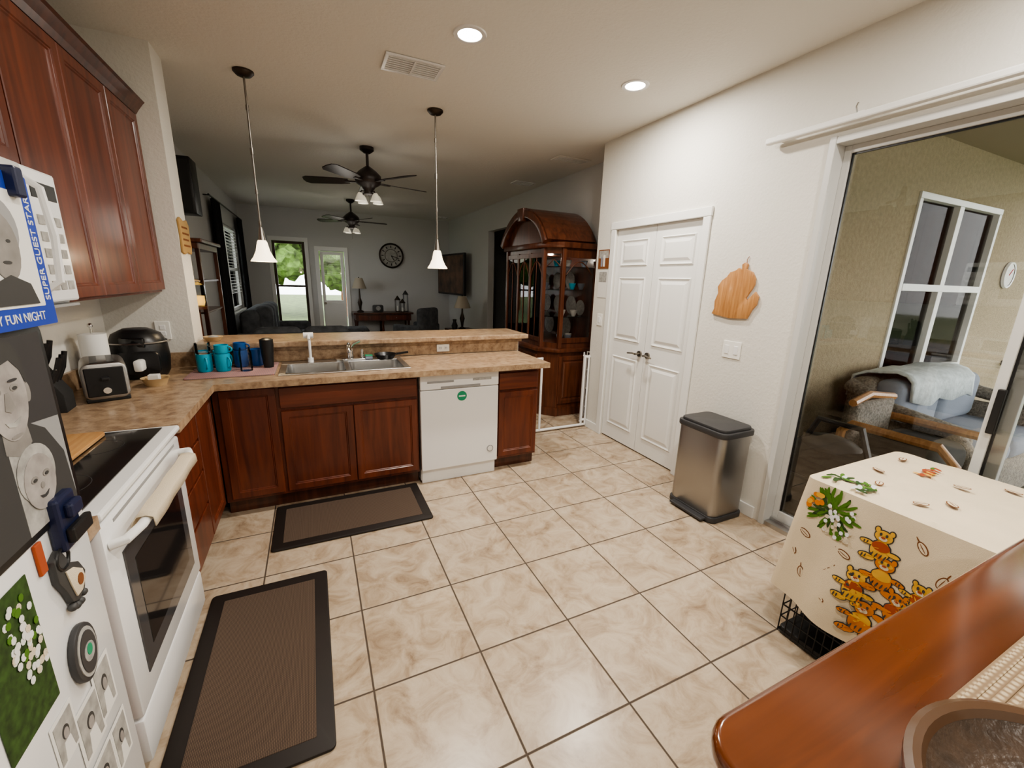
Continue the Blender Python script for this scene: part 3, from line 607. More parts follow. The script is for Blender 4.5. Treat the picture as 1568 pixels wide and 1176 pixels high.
def bear(cy,cz,s,fl=1,shirt='rust',body='yellow'):
    parts=((0,0,.036,.048,body),(0,.070,.033,.028,body),(-.027,.096,.009,.012,body),(.027,.096,.009,.012,body),(.0,.018,.034,.024,shirt),(.040*fl,-.05,.030,.014,body),(-.034*fl,-.055,.028,.014,body),(.053*fl,.02,.026,.010,body),(-.05*fl,.0,.024,.010,body))
    for (dy,dz,ry,rz,m) in parts: print_side('print_outline',cy+dy*s,cz+dz*s,ry*s+.0035,rz*s+.0035,'hair',0,1)
    for k,(dy,dz,ry,rz,m) in enumerate(parts): print_side('print_bear',cy+dy*s,cz+dz*s,ry*s,rz*s,m,0,2+k*.15)
    for q in range(4): print_side('print_stripe',cy+(.024-q*.016)*s,cz-.028*s,.003*s,.013*s,'hair',.3,4)
    for q in range(2): print_side('print_limb_stripe',cy+(.045+.012*q)*fl*s,cz-.05*s,.003*s,.010*s,'hair',.2,4); print_side('print_arm_stripe',cy+(.05+.012*q)*fl*s,cz+.02*s,.0025*s,.008*s,'hair',.2,4)
    print_side('print_muzzle',cy,cz+.060*s,.016*s,.011*s,'cream',0,4.3)
    for d in(-.011,.011): print_side('print_eye',cy+d*s,cz+.080*s,.004,.006,'hair',0,5)
    print_side('print_nose',cy,cz+.066*s,.007,.004,'rust',0,5)
bear(.625,.625,.78,1,'rust','yellow'); bear(.60,.52,.85,-1,'yellow','orange'); bear(.665,.43,.85,1,'rust','yellow'); bear(.54,.42,.85,-1,'rust','orange'); bear(.62,.32,.9,1,'yellow','orange'); bear(.49,.51,.7,1,'rust','yellow')
for i in range(60):
    a=random.random()*2*pi; q=random.random()**.5; print_side('print_leaf',.795+.085*cos(a)*q,.685+.08*sin(a)*q,.024,.006,random.choice(['leaf','leaf','darkleaf']),a+random.uniform(-.4,.4),1+.05*i)
for i in range(46): print_side('print_flower',.765+.045*random.uniform(-1,1),.655+.06*random.uniform(-1,1),.007,.008,random.choice(['white','white','cream','leaf']),0,4.5+.04*i)
for i in range(9): print_side('print_petal',.865+.025*random.uniform(-1,1),.705+.03*random.uniform(-1,1),.012,.010,random.choice(['yellow','orange']),random.random()*3,4+.1*i)
for (y,z,r) in((.87,.55,.5),(.76,.46,2.2),(.72,.55,.3),(.85,.38,1.4),(.76,.33,.2),(.45,.62,1.9),(.40,.45,.6),(.52,.70,.9),(.90,.46,1.0)):
    print_side('print_fallen_leaf_edge',y,z,.024,.013,'printbrown',r,1); print_side('print_fallen_leaf',y,z,.020,.0095,'cloth',r,2); print_side('print_vein',y,z,.018,.0012,'printbrown',r,3); print_side('print_stem',y+.03*cos(r),z+.03*sin(r),.010,.002,'printbrown',r,1)
for (x,y,r,m) in((2.0,.75,.3,'printbrown'),(2.15,.82,1.2,'printbrown'),(2.28,.6,2,'printbrown'),(2.05,.55,.8,'printbrown'),(2.4,.84,.2,'printbrown'),(2.42,.5,1.5,'printbrown'),(1.95,.6,2.5,'p')):
    print_top('print_leaf_edge',x,y,.026,.014,'printbrown',r,1); print_top('print_leaf_fill',x,y,.022,.0105,'cloth',r,2); print_top('print_leaf_vein',x,y,.02,.0015,'printbrown',r,3)
for i in range(16): print_top('print_spray',2.33+.075*random.uniform(-1,1),.73+.025*random.uniform(-1,1),.020,.008,random.choice(['leaf','rust','rust','yellow']),random.random()*3,1+i*.2)
for i in range(26): print_top('print_spray_b',1.89+.05*random.uniform(-1,1),.80+.07*random.uniform(-1,1),.024,.008,random.choice(['leaf','darkleaf','white']),random.random()*3,1+i*.1)
top()
# ---------------------------------------------------------------- foreground table
TZ=.92
grp('dining_table',(1.08,-.15,0)); prism('tabletop',rrect(.455,1.74,-.62,.305,.06),'z',TZ-.035,TZ,'tablewood',.012,4); prism('apron',rrect(.52,1.67,-.55,.24,.02),'z',TZ-.12,TZ-.035,'tablewood',.003)
for x in(.56,1.63):
    for y in(-.51,.20): lathe('leg',[(.03,0),(.035,.05),(.028,.10),(.03,.4),(.04,.6),(.045,.82)],'tablewood',(x,y,0))
top()
grp('placemat',(1.1,0,TZ)); prism('mat',rrect(.84,1.30,-.16,.170,.01),'z',TZ+.001,TZ+.005,'placemat')
for k in range(15): box('rib_%d'%k,.845,1.295,-.15+k*.0215,-.138+k*.0215,TZ+.004,TZ+.0075,'placemat',.001)
top()
grp('wicker_tray',(.73,-.04,TZ)); TC=(.735,-.045,TZ+.009)
lathe('tray',[(0,.008),(.15,.008),(.18,.018),(.195,.035)],'wickerb',TC,seg=64); lathe('rim',[(.190,.030),(.196,.040),(.205,.043),(.213,.038),(.213,.028),(.20,.012),(.16,.0),(0,0)],'leather',TC,seg=64)
for k in range(5): lathe('coil_%d'%k,[(.03+k*.03,.008),(.035+k*.03,.010),(.045+k*.03,.010),(.05+k*.03,.008)],'wickerb',TC,seg=48)
top()
# ---------------------------------------------------------------- ceiling items
def pendant(x,y):
    grp('pendant_light',(x,y,CH)); lathe('canopy',[(0,-.001),(.062,-.001),(.062,-.01),(.045,-.028),(.015,-.035),(0,-.035)],'bronze',(x,y,CH))
    cyl('rod_upper',(x,y,CH-.03),(x,y,2.36),.0065,'nickel'); cyl('joint',(x,y,2.37),(x,y,2.33),.011,'nickel'); cyl('rod_lower',(x,y,2.35),(x,y,1.84),.006,'nickel'); cyl('socket_cap',(x,y,1.86),(x,y,1.77),.012,'nickel',.026)
    for z in(2.60,2.08,1.87): cyl('coupling',(x,y,z),(x,y,z+.03),.010,'nickel')
    lathe('glass_shade',[(.024,1.775),(.032,1.76),(.045,1.70),(.065,1.655),(.082,1.632),(.084,1.625),(.080,1.627),(.060,1.652),(.040,1.70),(.026,1.76)],'shade',(x,y,0),seg=36)
    sphere('bulb',(x,y,1.69),.022,'shade'); light('bulb_light','POINT',(x,y,1.615),4,(1,.78,.5),.03); top()
pendant(-.30,3.62); pendant(.99,3.64)
def downlight(x,y,p):
    grp('recessed_light',(x,y,CH)); lathe('trim_ring',[(.062,-.001),(.066,-.006),(.088,-.006),(.092,0)],'white',(x,y,CH)); cyl('lens',(x,y,CH-.003),(x,y,CH-.001),.065,'lampon'); light('lamp','AREA',(x,y,CH-.012),p,(1,.94,.85),.12); top()
for x,y,p in((.88,2.51,31),(2.06,2.55,31),(.88,.4,27),(2.06,.4,24),(.88,-1.2,22)): downlight(x,y,p)  # lamps near and behind the camera are unseen, added for fill light
def vent(n,x0,x1,y0,y1,slats=7,m='white'):
    grp(n,((x0+x1)/2,(y0+y1)/2,CH)); t=.022
    box('frame_a',x0,x1,y0,y0+t,CH-.012,CH-.001,m,.003); box('frame_b',x0,x1,y1-t,y1,CH-.012,CH-.001,m,.003); box('frame_c',x0,x0+t,y0+t,y1-t,CH-.0118,CH-.001,m,.003); box('frame_d',x1-t,x1,y0+t,y1-t,CH-.0118,CH-.001,m,.003)
    for i in range(slats):
        yy=y0+t+(y1-y0-2*t)*(i+.5)/slats; box('slat_%d'%i,x0+t,x1-t,yy-.006,yy+.004,CH-.010,CH-.004,'whitematte',0)
    box('divider',(x0+x1)/2-.006,(x0+x1)/2+.006,y0+t,y1-t,CH-.0125,CH-.004,m,0); box('back',x0+t,x1-t,y0+t,y1-t,CH-.003,CH-.001,'grey',0); top()
vent('ceiling_vent',.50,.86,2.90,3.13); vent('ceiling_vent',2.55,2.85,5.42,5.60,5); vent('ceiling_vent',2.55,2.80,9.3,9.5,5); vent('ceiling_vent',2.45,2.85,4.15,4.35,5,'ceilm')
def fan(x,y,zb,r,ph):
    grp('ceiling_fan',(x,y,CH)); lathe('canopy',[(0,-.001),(.07,-.001),(.07,-.03),(.03,-.06),(0,-.06)],'fandark',(x,y,CH)); cyl('downrod',(x,y,CH-.05),(x,y,zb+.10),.014,'fandark')
    lathe('motor',[(.02,.15),(.05,.13),(.09,.10),(.13,.06),(.135,.02),(.12,-.02),(.07,-.05),(.05,-.08),(.05,-.12),(.03,-.13),(0,-.13)],'fandark',(x,y,zb))
    for k in range(5):
        a=ph+k*2*pi/5; R=Matrix.Translation((x,y,zb))@Matrix.Rotation(a,4,'Z')
        bm=bmesh.new(); pts=[(.20,-.045),(.30,-.065),(r-.05,-.075),(r-.01,-.05),(r,0),(r-.01,.05),(r-.05,.075),(.30,.065),(.20,.045)]
        A=[bm.verts.new((p,q,.004+q*.22)) for p,q in pts]; B=[bm.verts.new((p,q,-.004+q*.22)) for p,q in pts]; n_=len(pts)
        bm.faces.new(A); bm.faces.new(B)
        for i in range(n_): bm.faces.new((A[i],A[(i+1)%n_],B[(i+1)%n_],B[i]))
        bmesh.ops.transform(bm,matrix=R,verts=bm.verts); fin('blade_%d'%k,bm,'fandark')
        box('blade_iron_%d'%k,.10,.24,-.018,.018,-.01,.004,'fandark',.003,mtx=R)
    for k in range(4):
        a=k*pi/2+.5; cx,cy=x+.11*cos(a),y+.11*sin(a); tube('arm_%d'%k,[(x+.04*cos(a),y+.04*sin(a),zb-.10),(x+.09*cos(a),y+.09*sin(a),zb-.10),(cx,cy,zb-.13)],.008,'fandark')
        lathe('bell_shade_%d'%k,[(.018,-.12),(.03,-.14),(.042,-.17),(.055,-.20),(.052,-.20),(.038,-.168),(.02,-.13)],'fanshade',(cx,cy,zb),seg=20)
    light('bulb_light','POINT',(x,y,zb-.30),7,(1,.94,.84),.28)
    tube('pull_chain',[(x,y,zb-.13),(x,y,zb-.30)],.002,'nickel'); top()
fan(.62,4.95,2.50,.66,.25); fan(.72,8.3,2.48,.62,.1)
# ---------------------------------------------------------------- china cabinet
grp('china_cabinet',(2.6,4.7,0)); cw='chinawood'
FXC=2.30; BX=2.93; ya,yb=4.0,5.40
foot=[(BX,ya),(2.47,ya),(FXC,4.20),(FXC,5.20),(2.47,yb),(BX,yb)]
def off(P,d):
    c=Vector((2.7,4.7)); return [(c.x+(p[0]-c.x)*(1+d/.35) if p[0]<BX else p[0], c.y+(p[1]-c.y)*(1+d/.7)) for p in P]
prism('plinth',off(foot,.0),'z',0.001,.10,cw); prism('base_cabinet',off(foot,-.012),'z',.10,.76,cw); prism('buffet_top',off(foot,.02),'z',.76,.80,cw,.006)
for i in range(3): door('base_door_%d'%i,.32,.58,cw,(FXC-.008,4.20+.333*(i+1)-.005,.14),'-x',t=.02,raised=True)
door('base_side',.42,.56,cw,(2.49,ya+.0,.15),'-y',t=.02,raised=True)
up=[(BX,4.04),(2.50,4.04),(2.36,4.22),(2.36,5.18),(2.50,5.36),(BX,5.36)]
prism('hutch_floor',up,'z',.80,.86,cw); prism('hutch_roof',up,'z',1.84,1.94,cw); prism('cornice',[(BX,4.0),(2.47,3.99),(2.31,4.18),(2.31,5.22),(2.47,5.41),(BX,5.40)],'z',1.90,1.96,cw,.008)
box('back_panel',BX-.02,BX,4.04,5.36,.80,1.94,'cherry',0)
for k,(px,py) in enumerate(up): box('post_%d'%k,px-.022,px+.022,py-.022,py+.022,.80,1.9,cw,.004)
for k,(py) in enumerate((4.54,4.86)): box('mullion_%d'%k,2.345,2.38,py-.02,py+.02,.86,1.86,cw,.003)
for k,z in enumerate((1.15,1.45,1.70)): prism('shelf_%d'%k,off(up,-.03),'z',z,z+.008,'clearplastic')
for i,(a,b_) in enumerate(((4.24,4.52),(4.56,4.84),(4.88,5.16))):
    box('glass_%d'%i,2.355,2.358,a,b_,.88,1.84,'glass',0)
    for z in(.88,1.82): box('rail_%d'%i,2.345,2.37,a,b_,z-.02,z+.03,cw,.002)
    tube('fretwork_%d'%i,[(2.35,a+(b_-a)*t,1.60+.16*sin(pi*t)) for t in [j/10 for j in range(11)]],.006,cw)
    tube('fretwork_v_%d'%i,[(2.35,(a+b_)/2,.9),(2.35,(a+b_)/2,1.82)],.005,cw)
prism('side_glass',[(2.54,.88),(2.90,.88),(2.90,1.84),(2.54,1.84)],'y',4.04,4.043,'glass')
box('side_rail_top',2.522,BX-.022,4.03,4.05,1.80,1.88,cw,.002); box('side_rail_bottom',2.522,BX-.022,4.03,4.05,.86,.92,cw,.002)
tube('side_fret',[(2.54+.34*t,4.035,1.62+.14*sin(pi*t)) for t in [j/10 for j in range(11)]],.006,cw)
tube('cant_fret',[(2.38,4.20,1.7),(2.43,4.13,1.78),(2.49,4.06,1.7)],.006,cw)
def arc(r,k=20,c=(4.7,1.655)):
    a0=math.acos(.57/.645); return [(c[0]+r*cos(pi-a0-(pi-2*a0)*i/k),c[1]+r*sin(pi-a0-(pi-2*a0)*i/k)) for i in range(k+1)]
A=arc(.645)
prism('arch_body',[(4.13,1.95)]+A+[(5.27,1.95)],'x',2.36,BX,cw)
prism('arch_moulding',arc(.685)+arc(.60)[::-1],'x',2.29,2.38,cw,.008); prism('arch_lip',arc(.705)+arc(.665)[::-1],'x',2.31,BX,cw)
prism('keystone',[(4.64,2.22),(4.76,2.22),(4.78,2.36),(4.62,2.36)],'x',2.275,2.33,cw,.004)
for k,(yy,zz,r) in enumerate(((4.2,1.15,.09),(4.4,1.15,.11),(4.7,1.15,.11),(5.0,1.15,.11),(4.45,1.45,.10),(4.75,1.45,.10),(5.05,1.45,.09),(4.5,.87,.12),(4.9,.87,.12))):
    lathe('plate_%d'%k,[(0,0),(r*.5,.0),(r,.018),(r,.022),(r*.5,.006),(0,.006)],'paperg',(2.84,yy,zz+r+.01),axis='x')
for k,(xx,yy,zz) in enumerate(((2.6,4.2,.87),(2.75,4.25,.87),(2.6,4.18,1.16),(2.7,4.15,1.46),(2.55,4.5,1.46),(2.55,4.8,1.16),(2.6,4.35,1.71),(2.55,5.0,.87),(2.72,4.12,1.16),(2.66,4.12,.87),(2.62,4.14,1.71),(2.8,4.12,1.46),(2.82,4.12,1.71))):
    lathe('teacup_%d'%k,[(0,0),(.02,0),(.035,.04),(.042,.07),(.038,.07),(.018,.01),(0,.01)],random.choice(['paper','teal','cushion','paperg']),(xx,yy,zz))
for k,yy in enumerate((4.37,4.7,5.03)): sphere('knob_%d'%k,(2.28,yy,.5),.012,'nickel',10)
light('cabinet_lamp','POINT',(2.6,4.5,1.80),1.6,(1,.9,.75),.03)
top()
grp('wire_shelf_rack',(2.88,3.78,0))
for x in(2.80,2.96):
    for y in(3.68,3.90): cyl('post',(x,y,0.001),(x,y,.78),.007,'white',seg=8)
for z in(.12,.34,.56,.77): box('shelf',2.80,2.96,3.68,3.90,z,z+.01,'white',.002)
for k,(z,m) in enumerate(((.131,'yellow'),(.351,'blue2'),(.571,'paper'),(.781,'paperg'),(.351,'yellow'))): box('item_%d'%k,2.81+.08*(k%2),2.87+.08*(k%2),3.70,3.80,z,z+.15,m,.01)
top()
grp('baby_gate',(2.25,3.6,0))
cyl('post_left',(2.04,3.60,.03),(2.04,3.60,.80),.012,'white'); cyl('post_right',(2.56,3.60,.03),(2.56,3.60,.80),.012,'white'); cyl('post_right_b',(2.60,3.585,.03),(2.60,3.585,.80),.010,'white')
cyl('threshold',(1.72,3.60,.025),(2.615,3.60,.025),.014,'white')
cyl('top_bar_left',(1.72,3.60,.79),(2.04,3.60,.79),.010,'white')
for z in(.08,.78): cyl('cup_r%d'%int(z*100),(2.56,3.60,z),(2.62,3.60,z),.014,'white')
dx,dy=.105,.15
for z in(.06,.79): cyl('leaf_rail_%d'%int(z*100),(2.56,3.62,z),(2.56+dx,3.62+dy,z),.010,'white')
for t in(.5,1): cyl('leaf_bar_%d'%int(t*10),(2.56+dx*t,3.62+dy*t,.06),(2.56+dx*t,3.62+dy*t,.79),.007,'white',seg=8)
top()
# ---------------------------------------------------------------- living room
def sheet(n,x,y0,y1,z0,z1,m,amp=.03,k=7):
    bm=bmesh.new(); N_=60; a=[];b=[]
    for i in range(N_+1):
        t=i/N_; xx=x+amp*sin(t*2*pi*k); a.append(bm.verts.new((xx,y0+(y1-y0)*t,z0))); b.append(bm.verts.new((x+.7*amp*sin(t*2*pi*k),y0+(y1-y0)*t,z1)))
    for i in range(N_): bm.faces.new((a[i],a[i+1],b[i+1],b[i]))
    o=fin(n,bm,m,True); md=o.modifiers.new('s','SOLIDIFY'); md.thickness=.006; return o
grp('window_1',(LX,8.55,1.6))
for (y0,y1,z0,z1,d) in((7.6,9.5,.9,.95,.002),(7.6,9.5,2.25,2.3,.002),(7.6,7.65,.95,2.25,0),(9.45,9.5,.95,2.25,0),(8.52,8.58,.95,2.25,0),(7.6,9.5,1.57,1.62,.002)): box('bar',LX-.08-d,LX-.03+d,y0,y1,z0,z1,'trimw',.003)
box('pane',LX-.06,LX-.055,7.63,9.47,.93,2.27,'glass',0); box('sill',LX-.02,LX+.05,7.55,9.55,.87,.9,'trimw',.004)
for i in range(22): box('blind_slat_%d'%i,LX-.025,LX+.01,7.66,9.44,2.25-i*.05,2.253-i*.05,'whitematte',0)
top()
grp('window_curtain',(LX+.1,8.5,1.2)); sheet('panel_near',LX+.07,7.15,7.65,.03,2.50,'curtain'); sheet('panel_far',LX+.07,9.35,9.80,.03,2.50,'curtain'); cyl('rod',(LX+.07,7.0,2.52),(LX+.07,9.9,2.52),.012,'black')
for y in(7.05,9.85): cyl('rod_bracket',(LX,y,2.52),(LX+.07,y,2.52),.008,'black')
top()
def glaz(n,x0,x1,z0,z1,m='trimw',mid=None,f=.06):
    y0,y1=FY+.02,FY+.08
    box('frame_l',x0,x0+f,y0,y1,z0,z1,m,.004); box('frame_r',x1-f,x1,y0,y1,z0,z1,m,.004); box('frame_t',x0+f,x1-f,y0,y1,z1-f,z1,m,.004); box('frame_b',x0+f,x1-f,y0,y1,z0,z0+f,m,.004)
    if mid: box('frame_mid',x0+f,x1-f,y0,y1,mid-.02,mid+.02,m,.004)
    box('pane',x0+.02,x1-.02,FY+.05,FY+.054,z0+.02,z1-.02,'glass',0)
grp('door_3',(-.37,FY,0)); glaz('d',-.67,-.08,.02,2.19,'bronze',1.30,.05)
for s in((-.74,-.67,0,2.19),(-.08,-.01,0,2.19),(-.74,-.01,2.19,2.27)): box('casing',s[0],s[1],FY-.015,FY-.001,s[2],s[3],'trimw',.003)
top()
grp('door_4',(.43,FY,0)); box('slab_low',.20,.66,FY+.02,FY+.07,.01,.95,'trimw',.003); glaz('d',.20,.66,.95,2.02)
for i in range(20): box('slat_%d'%i,.26,.60,FY+.01,FY+.03,1.95-i*.022,1.953-i*.022,'whitematte',0)
for s in((.10,.18,0,2.04),(.68,.75,0,2.04),(.10,.75,2.04,2.12)): box('casing',s[0],s[1],FY-.015,FY-.001,s[2],s[3],'trimw',.003)
cyl('knob',(.24,FY-.04,.95),(.24,FY+.02,.95),.025,'nickel'); top()
grp('wall_clock',(1.66,FY,2.0)); lathe('rim',[(.22,-.01),(.265,-.01),(.27,-.035),(.25,-.045),(.235,-.03)],'bronze',(1.66,FY,2.0),axis='y',seg=48); cyl('face',(1.66,FY-.005,2.0),(1.66,FY-.012,2.0),.24,'clockface',seg=48)
lathe('inner_ring',[(.13,-.013),(.135,-.018),(.14,-.013)],'bronze',(1.66,FY,2.0),axis='y',seg=40)
for i in range(12):
    a=i*pi/6; box('numeral_%d'%i,-.010,.010,-.02,-.013,.165,.215,'black',.001,mtx=Matrix.Translation((1.66,FY,2.0))@Matrix.Rotation(a,4,'Y'))
box('hour_hand',-.008,.008,-.026,-.02,0,.12,'black',.001,mtx=Matrix.Translation((1.66,FY,2.0))@Matrix.Rotation(2.6,4,'Y')); box('minute_hand',-.006,.006,-.026,-.02,0,.18,'black',.001,mtx=Matrix.Translation((1.66,FY,2.0))@Matrix.Rotation(1.9,4,'Y')); top()
grp('console_table',(1.38,9.75,0)); box('top',.75,2.02,9.5,9.97,.74,.78,'cherryd',.006); box('apron',.80,1.97,9.53,9.96,.60,.74,'cherryd',.003)
for x in(.82,1.36,1.92):
    for y in(9.56,9.92): lathe('leg',[(.03,0.001),(.02,.1),(.03,.3),(.02,.5),(.03,.62)],'cherryd',(x,y,0),seg=14)
for x in(1.08,1.64): box('drawer',x-.22,x+.22,9.52,9.53,.62,.72,'cherry',.003); sphere('drawer_knob',(x,9.515,.67),.012,'nickel',8)
box('shelf',.82,1.94,9.56,9.92,.18,.20,'cherryd',.003); top()
def tlamp(n,x,y,z,h=.6,r=.13):
    grp(n,(x,y,z)); z+=.001; lathe('base',[(0,0),(.07,0),(.07,.02),(.02,.04),(.03,.12),(.05,.2),(.02,.3),(.01,h-.2)],'bronze',(x,y,z),seg=20); lathe('shade',[(r,h-.22),(r*.5,h),(r*.48,h),(r*.97,h-.22)],'lampshade',(x,y,z),seg=24); sphere('finial',(x,y,z+h+.01),.012,'bronze',8); top()
tlamp('table_lamp',.92,9.75,.78,.72,.15)
for i,(x,h,m) in enumerate(((1.72,.26,'bronze'),(1.90,.38,'darkgrey'),(1.80,.20,'bronze'))):
    yy=9.75 if i<2 else 9.60
    grp('candle_lantern',(x,yy,.78)); box('base',x-.05,x+.05,yy-.05,yy+.05,.781,.80,m,.003)
    for a in(-.045,.045):
        for b_ in(-.045,.045): cyl('post',(x+a,yy+b_,.80),(x+a,yy+b_,.78+h),.005,m,seg=6)
    cyl('candle',(x,yy,.80),(x,yy,.78+h*.5),.022,'paper'); lathe('roof',[(.07,0),(.03,.06),(.008,.09),(0,.10)],m,(x,yy,.78+h),seg=4); top()
grp('mantel_clock',(1.3,9.75,.78)); prism('case',rrect(1.18,1.40,.781,.93,.03),'y',9.70,9.80,'darkgrey',.004); cyl('dial',(1.29,9.70,.86),(1.29,9.695,.86),.05,'paperg'); top()
def sofa(n,loc,rot,w,d=.95,h=.95,m='couch',seats=3):
    grp(n,loc,rot,False)
    box('base',-w/2,w/2,-d/2,d/2,.08,.34,m,.03,3); box('back',-w/2+.05,w/2-.05,d/2-.26,d/2,.30,h,m,.09,4)
    box('arm_l',-w/2,-w/2+.24,-d/2,d/2-.02,.10,.66,m,.09,4); box('arm_r',w/2-.24,w/2,-d/2,d/2-.02,.10,.66,m,.09,4)
    sw=(w-.48)/seats
    for i in range(seats):
        x=-w/2+.24+sw*i; box('seat_%d'%i,x+.005,x+sw-.005,-d/2-.02,d/2-.22,.32,.52,m,.06,4); box('back_cushion_%d'%i,x+.005,x+sw-.005,d/2-.42,d/2-.16,.50,h+.06,m,.10,4)
    for sx in(-1,1):
        for sy in(-1,1): box('foot',sx*(w/2-.1)-.03,sx*(w/2-.1)+.03,sy*(d/2-.1)-.03,sy*(d/2-.1)+.03,0.001,.09,'black',.004)
    top()
sofa('sofa',(-.55,8.35,0),pi/2,2.0,.95,.98,seats=3)
sofa('loveseat',(-.15,6.1,0),pi,1.6,.9,.84,seats=2)
grp('ottoman',(.65,8.3,0)); box('cushion',.32,.90,8.0,8.5,.2,.62,'couch',.06,4); box('legs',.37,.85,8.05,8.45,0.001,.2,'black',.01); top()
def armchair(x,y,rot):
    grp('armchair',(x,y,0),rot,False); box('seat',-.3,.3,-.3,.28,.30,.50,'couch',.05,4); box('back',-.3,.3,.18,.34,.40,.98,'couch',.07,4)
    for s in(-1,1): box('arm',s*.33-.05,s*.33+.05,-.3,.3,.12,.66,'couch',.04,3)
    for a in(-.28,.28):
        for b_ in(-.26,.28): box('leg',a-.02,a+.02,b_-.02,b_+.02,0.001,.32,'black',.003)
    top()
armchair(1.82,8.3,-2.4)
grp('side_table',(2.55,7.75,0)); box('top',2.30,2.80,7.5,8.0,.56,.60,'cherryd',.006)
for x in(2.34,2.76):
    for y in(7.54,7.96): box('leg',x-.02,x+.02,y-.02,y+.02,0.001,.56,'cherryd',.003)
top(); tlamp('table_lamp',2.58,7.75,.60,.62,.16)
grp('dark_vase',(2.42,7.6,.6)); lathe('vase',[(0,0),(.04,0),(.06,.08),(.03,.16),(.04,.2),(.035,.2),(0,.02)],'black',(2.38,7.60,.601)); top()
grp('television',(2.8,9.1,1.6)); R=Matrix.Translation((2.78,9.1,1.63))@Matrix.Rotation(.10,4,'Z')
box('bezel',-.03,.03,-.72,.72,-.43,.43,'black',.008,mtx=R); box('screen',-.034,-.029,-.68,.68,-.39,.39,'tvpic',.001,mtx=R); box('wall_mount',0,.20,-.1,.1,-.1,.1,'darkgrey',.005,mtx=R); top()
grp('wall_speaker',(LX+.1,5.6,2.3)); box('cabinet',LX+.02,LX+.22,5.35,5.62,2.10,2.62,'black',.01); box('grille',LX+.04,LX+.20,5.343,5.352,2.13,2.59,'blackmatte',.004); box('bracket',LX+.001,LX+.03,5.45,5.52,2.3,2.4,'darkgrey',.003); top()
grp('curio_hutch',(-.98,4.55,0)); hx0,hx1,hy0,hy1=LX+.005,-.80,4.25,5.0
box('base',hx0,hx1,hy0,hy1,0.001,.85,'cherryd',.005); box('counter',hx0,hx1+.03,hy0-.02,hy1+.02,.85,.88,'cherryd',.006); box('back',hx0,hx0+.02,hy0,hy1,.88,1.76,'cherryd',0)
box('top',hx0,hx1,hy0-.01,hy1+.01,1.72,1.77,'cherryd',.006); box('crown',hx0,hx1+.03,hy0-.03,hy1+.03,1.77,1.80,'cherryd',.008)
for y in(hy0+.015,hy1-.015): box('post',hx1-.03,hx1,y-.015,y+.015,.88,1.73,'cherryd',.003)
for z in(1.20,1.46): box('shelf',hx0,hx1-.01,hy0,hy1,z,z+.015,'cherryd',0)
box('side_glass',hx0,hx1,hy0,hy0+.004,.90,1.72,'glass',0); door('door_a',.36,.7,'cherryd',(hx1+.0,hy0+.01,.1),'+x',t=.015); door('door_b',.36,.7,'cherryd',(hx1+.0,hy0+.38,.1),'+x',t=.015)
for k,(y,z,m) in enumerate(((4.45,1.216,'paper'),(4.65,1.216,'cream'),(4.4,1.476,'paper'),(4.7,1.476,'paperg'),(4.45,.881,'cream'))): lathe('crock_%d'%k,[(0,0),(.04,0),(.06,.06),(.04,.13),(.0,.14)],m,(-1.0,y,z),seg=16)
top()
grp('glass_drink_dispenser',(-.84,4.0,0))
px_=-.84
cyl('pedestal',(px_,4.0,0.001),(px_,4.0,1.26),.04,'cherryd'); cyl('pedestal_top',(px_,4.0,1.26),(px_,4.0,1.28),.09,'cherryd'); cyl('pedestal_foot',(px_,4.0,0.001),(px_,4.0,.03),.12,'cherryd')
lathe('jar',[(0,0),(.075,0),(.085,.03),(.085,.16),(.06,.18),(.06,.19)],'clearplastic',(px_,4.0,1.28),seg=24); lathe('contents',[(0,.01),(.07,.01),(.078,.03),(.078,.08),(0,.085)],'amberglow',(px_,4.0,1.28),seg=24); lathe('lid',[(0,.21),(.03,.205),(.065,.195),(.065,.188),(0,.188)],'tan',(px_,4.0,1.28),seg=24); top()
# ---------------------------------------------------------------- lanai and outside
box('floor_lanai',2.75,7.3,-4.0,1.9,-.12,-.03,'concrete',0)
box('ceiling_lanai',2.75,7.3,-4.0,2.0,2.75,2.87,'lanai_ceil',0)
wx0,wx1,wz0,wz1=4.48,6.05,.80,2.33
wall_parts('wall_lanai','stucco',[(2.75,wx0,1.9,2.0,-.12,2.75),(wx1,7.3,1.9,2.0,-.12,2.75),(wx0,wx1,1.9,2.0,-.12,wz0),(wx0,wx1,1.9,2.0,wz1,2.75)])
grp('window_2',((wx0+wx1)/2,1.95,1.57))
mx=(wx0+wx1)/2-.04; mz=1.58
for (a,b_,c,d,e) in((wx0,wx0+.05,wz0+.05,wz1-.05,0),(wx1-.05,wx1,wz0+.05,wz1-.05,0),(wx0,wx1,wz1-.05,wz1,.002),(wx0,wx1,wz0,wz0+.05,.002),(mx-.04,mx+.04,wz0+.05,wz1-.05,0),(wx0+.05,wx1-.05,mz-.03,mz+.03,.003)): box('bar',a,b_,1.885-e,1.95,c,d,'trimw',.003)
box('pane',wx0+.02,wx1-.02,1.93,1.934,wz0+.02,wz1-.02,'glassdark',0)
for i in range(34): box('shutter_slat_%d'%i,wx0+.05,wx1-.05,1.945,1.975,wz1-.06-i*.044,wz1-.036-i*.044,'shutter',0,mtx=None)
box('dark_backing',wx0-.05,wx1+.05,2.02,2.05,wz0-.1,wz1+.1,'blackmatte',0); box('sill',wx0-.05,wx1+.05,1.84,1.9,wz0-.05,wz0,'trimw',.004); top()  # black sheet stands in for the shade of the room behind the shutters
